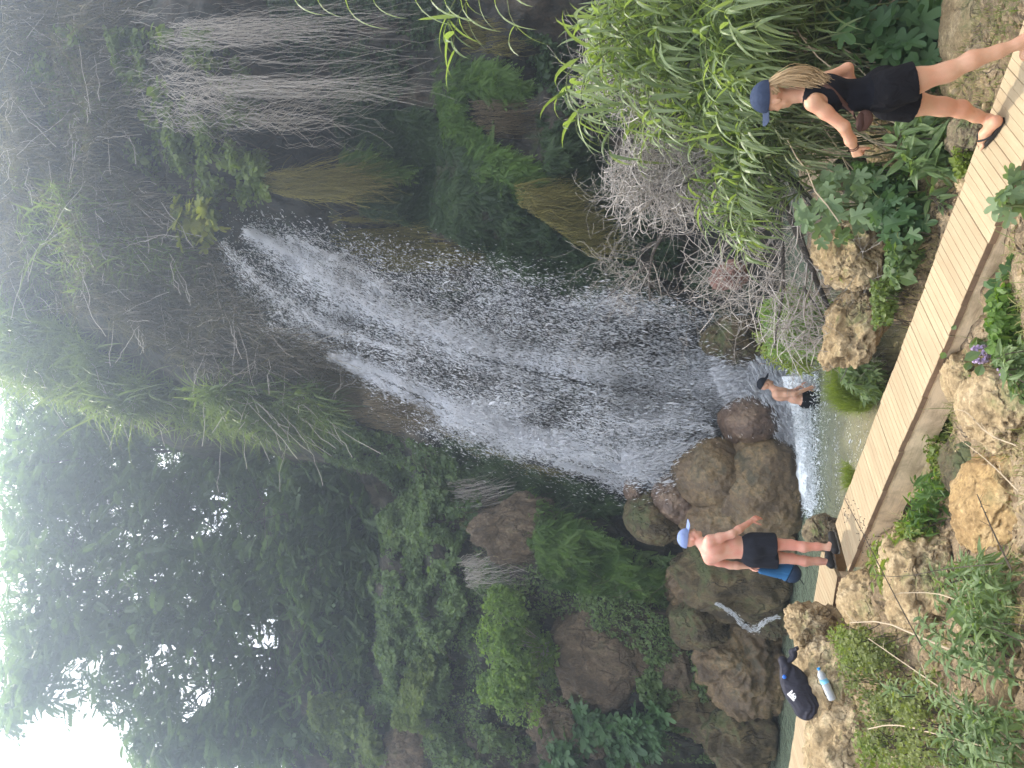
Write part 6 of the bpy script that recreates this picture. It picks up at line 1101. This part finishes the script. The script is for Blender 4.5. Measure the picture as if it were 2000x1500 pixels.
for k in range(5): p_ = bb + ax_ * (.12 + .035 * k) - fx * (.10 - .01 * k) - MR * .0; tubes(G, np.linspace(p_, p_ - fx * .05 - Z3 * rng.uniform(.0, .04), 5)[None], .003, 4)
G.obj('strap', M_black, bag)
# ---- the bather standing in the pool
BF = nrm(np.array([.93, .15, 0])); BR = nrm(np.array([.15, -.93, 0]))
def jb(ix, iy, o): r = ray(ix, iy); O = np.array([-.17, 14.3, 0]); return CAM + r * (((O + BR * o - CAM) @ BR) / (r @ BR))
b_ = dict(skull=jb(1495, 751, 0), neck=jb(1509, 762, 0), chest=jb(1526, 770, 0), waist=jb(1553, 776, 0), pel=jb(1570, 779, 0), rsh=jb(1518, 770, .17), lsh=jb(1518, 764, -.17), rel=jb(1551, 770, .24), rwr=jb(1579, 759, .22), lel=jb(1548, 765, -.22), lwr=jb(1562, 756, -.16), rhip=jb(1580, 779, .09), lhip=jb(1580, 777, -.09), rk=jb(1618, 776, .10), lk=jb(1618, 772, -.10))
br = thing('person', 'bare chested bather in a black cap standing knee deep by the falls', 'person', [*b_['pel'][:2], 0]); B = Body(); AXB = np.stack([BF, -BR, Z3])
B.ell(b_['pel'], [.12, .165, .12], .06, AXB).ell(b_['pel'] - BF * .06 - Z3 * .04, [.09, .14, .10], .05, AXB).ell(b_['waist'], [.115, .155, .14], .06, AXB).ell(b_['chest'], [.125, .17, .16], .06, AXB).cone(b_['rsh'], b_['lsh'], .06, .06, .06).cone(b_['neck'] - Z3 * .06, b_['skull'] - Z3 * .04, .062, .056, .04)
nb_ = len(B.prims)
for s_ in 'lr': B.chain([b_[s_ + 'sh'], b_[s_ + 'sh'] * .5 + b_[s_ + 'el'] * .5, b_[s_ + 'el'], b_[s_ + 'wr']], [.064, .054, .043, .030], .03).chain([b_[s_ + 'hip'], b_[s_ + 'k'], b_[s_ + 'k'] - Z3 * .42], [.095, .06, .05], .04)
fb, lb, ub = head(B, b_['skull'], BF + BR * .08 - Z3 * .28, Z3 + BF * .2, 1.0); Hl = Body(); hand(Hl, b_['lwr'], b_['lel'], BR + Z3 * .5, .35, 1.03, thumb=1); Hr = Body(); hand(Hr, b_['rwr'], b_['rel'], -BR + Z3 * .5, .35, 1.03, thumb=-1)
body_obj(B, 'body', S_b, br, .012, extra=((Hl, .006), (Hr, .006))); Sh = Body(); Sh.prims = list(B.prims[:2])
for s_ in 'lr': Sh.chain([b_[s_ + 'hip'], b_[s_ + 'k']], [.112, .10], .05)
body_obj(Sh, 'shorts', M_black, br, .011, lambda P, D: np.maximum(P[..., 2] - (b_['pel'][2] + .06), b_['rk'][2] + .10 - P[..., 2]), .014); cap(br, b_['skull'] + ub * .012, fb, lb, ub, cloth_mat('black_cap_cloth', (.014, .016, .022), .7, .3, 20), 1.06, .2)
# ------------------------------------------------------------------ bag and bottle on the tan ledge
def top_z(x, y, objname_pts):
    return float(max(zt(x, y), -9))
ledge = [o for o in sc.objects if o.get('label', '').startswith('long tan rock ledge')][0]
bpy.context.view_layer.update(); _V = np.array([v.co[:] for v in ledge.data.vertices]) + np.array(ledge.location)
def on_ledge(ix, iy):
    """first meeting of the sight line with the ledge rock or the ground"""
    from mathutils.bvhtree import BVHTree
    global _bv
    try: _bv
    except NameError: _bv = BVHTree.FromPolygons([Vector(v) for v in _V], [tuple(p.vertices) for p in ledge.data.polygons])
    r = ray(ix, iy); h = _bv.ray_cast(Vector(CAM), Vector(r).normalized()); g_ = hit_ground(np.array([ix]), np.array([iy]))[0]
    if h[0] is not None and h[0].y < g_[1] + .3: return np.array(h[0])
    return g_
pc = on_ledge(1585, 1345); Yb = pc[1] + .05
a0 = at(1530, 1292, Yb + .03); a1 = at(1584, 1394, Yb - .02); bb0 = thing('drawstring_bag', 'black drawstring bag with white lettering lying on the tan ledge', 'bag', (a0 + a1) / 2); axb = nrm(a1 - a0); L = np.linalg.norm(a1 - a0); nrmb = nrm(np.cross(axb, np.cross(ray(1560, 1345), axb))); wdb = np.cross(axb, nrmb)
Bb = Body(); BX = np.stack([axb, wdb, nrmb]); cb = (a0 + a1) / 2 + axb * .02
M_nyl = cloth_mat('black_nylon', (.030, .029, .040), .45, 1.0, 11)
Bb.ell(cb + axb * L * .02, [L * .50, .155, .10], .05, BX).cone(cb - axb * L * .10, cb + axb * L * .32, .085, .12, .05).ell(cb + axb * L * .36 - nrmb * .02, [.10, .14, .09], .05, BX).cone(cb - axb * L * .42, cb - axb * L * .55, .06, .05, .04)
sk = body_obj(Bb, 'sack', M_nyl, bb0, .009)
me = sk.data; co = np.empty(len(me.vertices) * 3, np.float32); me.vertices.foreach_get('co', co); co = co.reshape(-1, 3).astype(float); q = (co - cb) @ BX.T; co += np.stack([0 * q[:, 0], 0 * q[:, 0], np.sin(q[:, 1] * 60 + 6 * vnoise(q * 7, 4)) * .006 * np.clip(np.abs(q[:, 0]) / L * 3, .2, 1)], 1) @ BX + fbm(q * 9, 3, 5)[:, None] * nrmb * .012; me.vertices.foreach_set('co', co.astype(np.float32).ravel()); me.update()
G = Geo(); nk = cb - axb * L * .50; pts = np.array([nk, at(1545, 1290, Yb), at(1552, 1280, Yb - .02), at(1546, 1272, Yb), at(1556, 1268, Yb - .02)])
for o_ in (-.02, .0, .022): tubes(G, resample(pts + wdb * o_ + nrmb * abs(o_), 24)[None], np.linspace(.028, .020, 24)[None], 7)
G.obj('strap', M_nyl, bb0, smooth=True); G = Geo(); V, F = ICO2; G.add(V * .022 + at(1532, 1322, Yb - .10), F); G.obj('toggle', plain_mat('bright_blue_plastic', (.02, .13, .55), .35), bb0, smooth=True)
# white lettering printed on the bag: I and S, each laid on the cloth
M_print = plain_mat('white_print', (.78, .77, .76), .6, .05)
from mathutils.bvhtree import BVHTree
bvb = BVHTree.FromPolygons([Vector(c_) for c_ in co], [tuple(p.vertices) for p in me.polygons])
def letter(strokes):
    """strokes: outline-filling quads in photo pixels, laid on the bag"""
    G = Geo()
    for q4 in strokes:
        q4 = np.array(q4, float); n_ = 7; u = np.linspace(0, 1, n_); U_, V_ = np.meshgrid(u, u, indexing='ij'); xy = (q4[0] * (1 - U_)[..., None] * (1 - V_)[..., None] + q4[1] * U_[..., None] * (1 - V_)[..., None] + q4[2] * (U_ * V_)[..., None] + q4[3] * (1 - U_)[..., None] * V_[..., None]).reshape(-1, 2); P_ = []
        for x_, y_ in xy:
            r = Vector(ray(x_, y_)).normalized(); h = bvb.ray_cast(Vector(CAM), r); P_.append(np.array(h[0]) - np.array(r) * .004 if h[0] is not None else None)
        if any(p is None for p in P_): continue
        G.add(P_, gridfaces(n_, n_)[:, ::-1])
    G.obj('lettering', M_print, bb0)
def zz(x, y): return (1500 + x * .12, 1240 + y * .12)
letter([[zz(308, 968), zz(395, 893), zz(404, 925), zz(330, 990)], [zz(330, 990), zz(350, 972), zz(432, 1068), zz(418, 1082)], [zz(360, 965), zz(376, 951), zz(440, 1040), zz(428, 1056)]])
letter([[zz(388, 965), zz(425, 945), zz(432, 962), zz(396, 984)], [zz(388, 965), zz(400, 958), zz(425, 1000), zz(412, 1010)], [zz(412, 992), zz(446, 985), zz(452, 1000), zz(418, 1010)], [zz(425, 945), zz(440, 955), zz(446, 975), zz(434, 966)], [zz(446, 985), zz(462, 1012), zz(448, 1032), zz(440, 1010)], [zz(425, 1030), zz(455, 1018), zz(452, 1036), zz(430, 1046)]])
# water bottle
c0 = on_ledge(1600, 1306) ; c1 = on_ledge(1625, 1362); Ybt = (c0[1] + c1[1]) / 2 - .05; c0 = at(1598, 1304, Ybt + .02); c1 = at(1626, 1366, Ybt - .02); axc = nrm(c1 - c0); Lb = np.linalg.norm(c1 - c0); bo = thing('water_bottle', 'clear plastic water bottle with blue cap lying on the tan ledge', 'bottle', c0)
s1 = nrm(np.cross(axc, Z3)); s2 = np.cross(axc, s1); th = np.arange(24) / 24 * 2 * math.pi
def lathe(prof, mat, name):
    V = []; 
    for a, r_ in prof: V += [c0 + axc * a * Lb + (s1 * math.cos(t) + s2 * math.sin(t)) * r_ for t in th]
    G = Geo(); n_ = len(prof); G.add(V, [gridfaces(n_, 24, True), np.arange(24)[None, ::-1], np.arange(24)[None] + (n_ - 1) * 24]); return G.obj(name, mat, bo, smooth=True)
mt, nt, out = newmat('clear_plastic'); p = nd(nt, 'BsdfPrincipled', Base__Color=(.80, .86, .92, 1), Roughness=.12, IOR=1.2); p.inputs['Transmission Weight'].default_value = .55; b = nd(nt, 'Bump', Height=noise(nt, coords(nt), 60, 3, .6), Strength=.6, Distance=.01); nt.links.new(b.outputs[0], p.inputs['Normal']); nt.links.new(p.outputs[0], out.inputs[0])
rb = .043; lathe([(.07, .013), (.10, .016), (.16, rb * .72), (.22, rb * .95), (.27, rb), (.30, rb * .93), (.33, rb), (.50, rb), (.53, rb * .93), (.56, rb), (.66, rb), (.69, rb * .93), (.72, rb), (.82, rb), (.85, rb * .93), (.88, rb), (.97, rb * .97), (1.0, rb * .8)], mt, 'bottle_shell')
lathe([(0, .014), (.01, .0165), (.065, .0165), (.07, .014)], plain_mat('blue_cap_plastic', (.03, .26, .60), .35), 'cap'); lathe([(.335, rb * 1.012), (.48, rb * 1.012)], plain_mat('pale_blue_label', (.22, .55, .78), .4, .25, 30), 'label')
# ------------------------------------------------------------------ hazy air
mt, nt, out = newmat('hazy_air')
pv = nd(nt, 'VolumePrincipled', Density=HAZE_D, Anisotropy=.8); pv.inputs['Color'].default_value = (.66, .81, 1, 1)
nt.links.new(pv.outputs[0], out.inputs['Volume'])
g = Geo(); box(g, (-410, -410, TZ.min() - 1), *np.eye(3), 820, 820, 32 - TZ.min() + 1); tag(g.obj('haze', mt), kind='stuff')
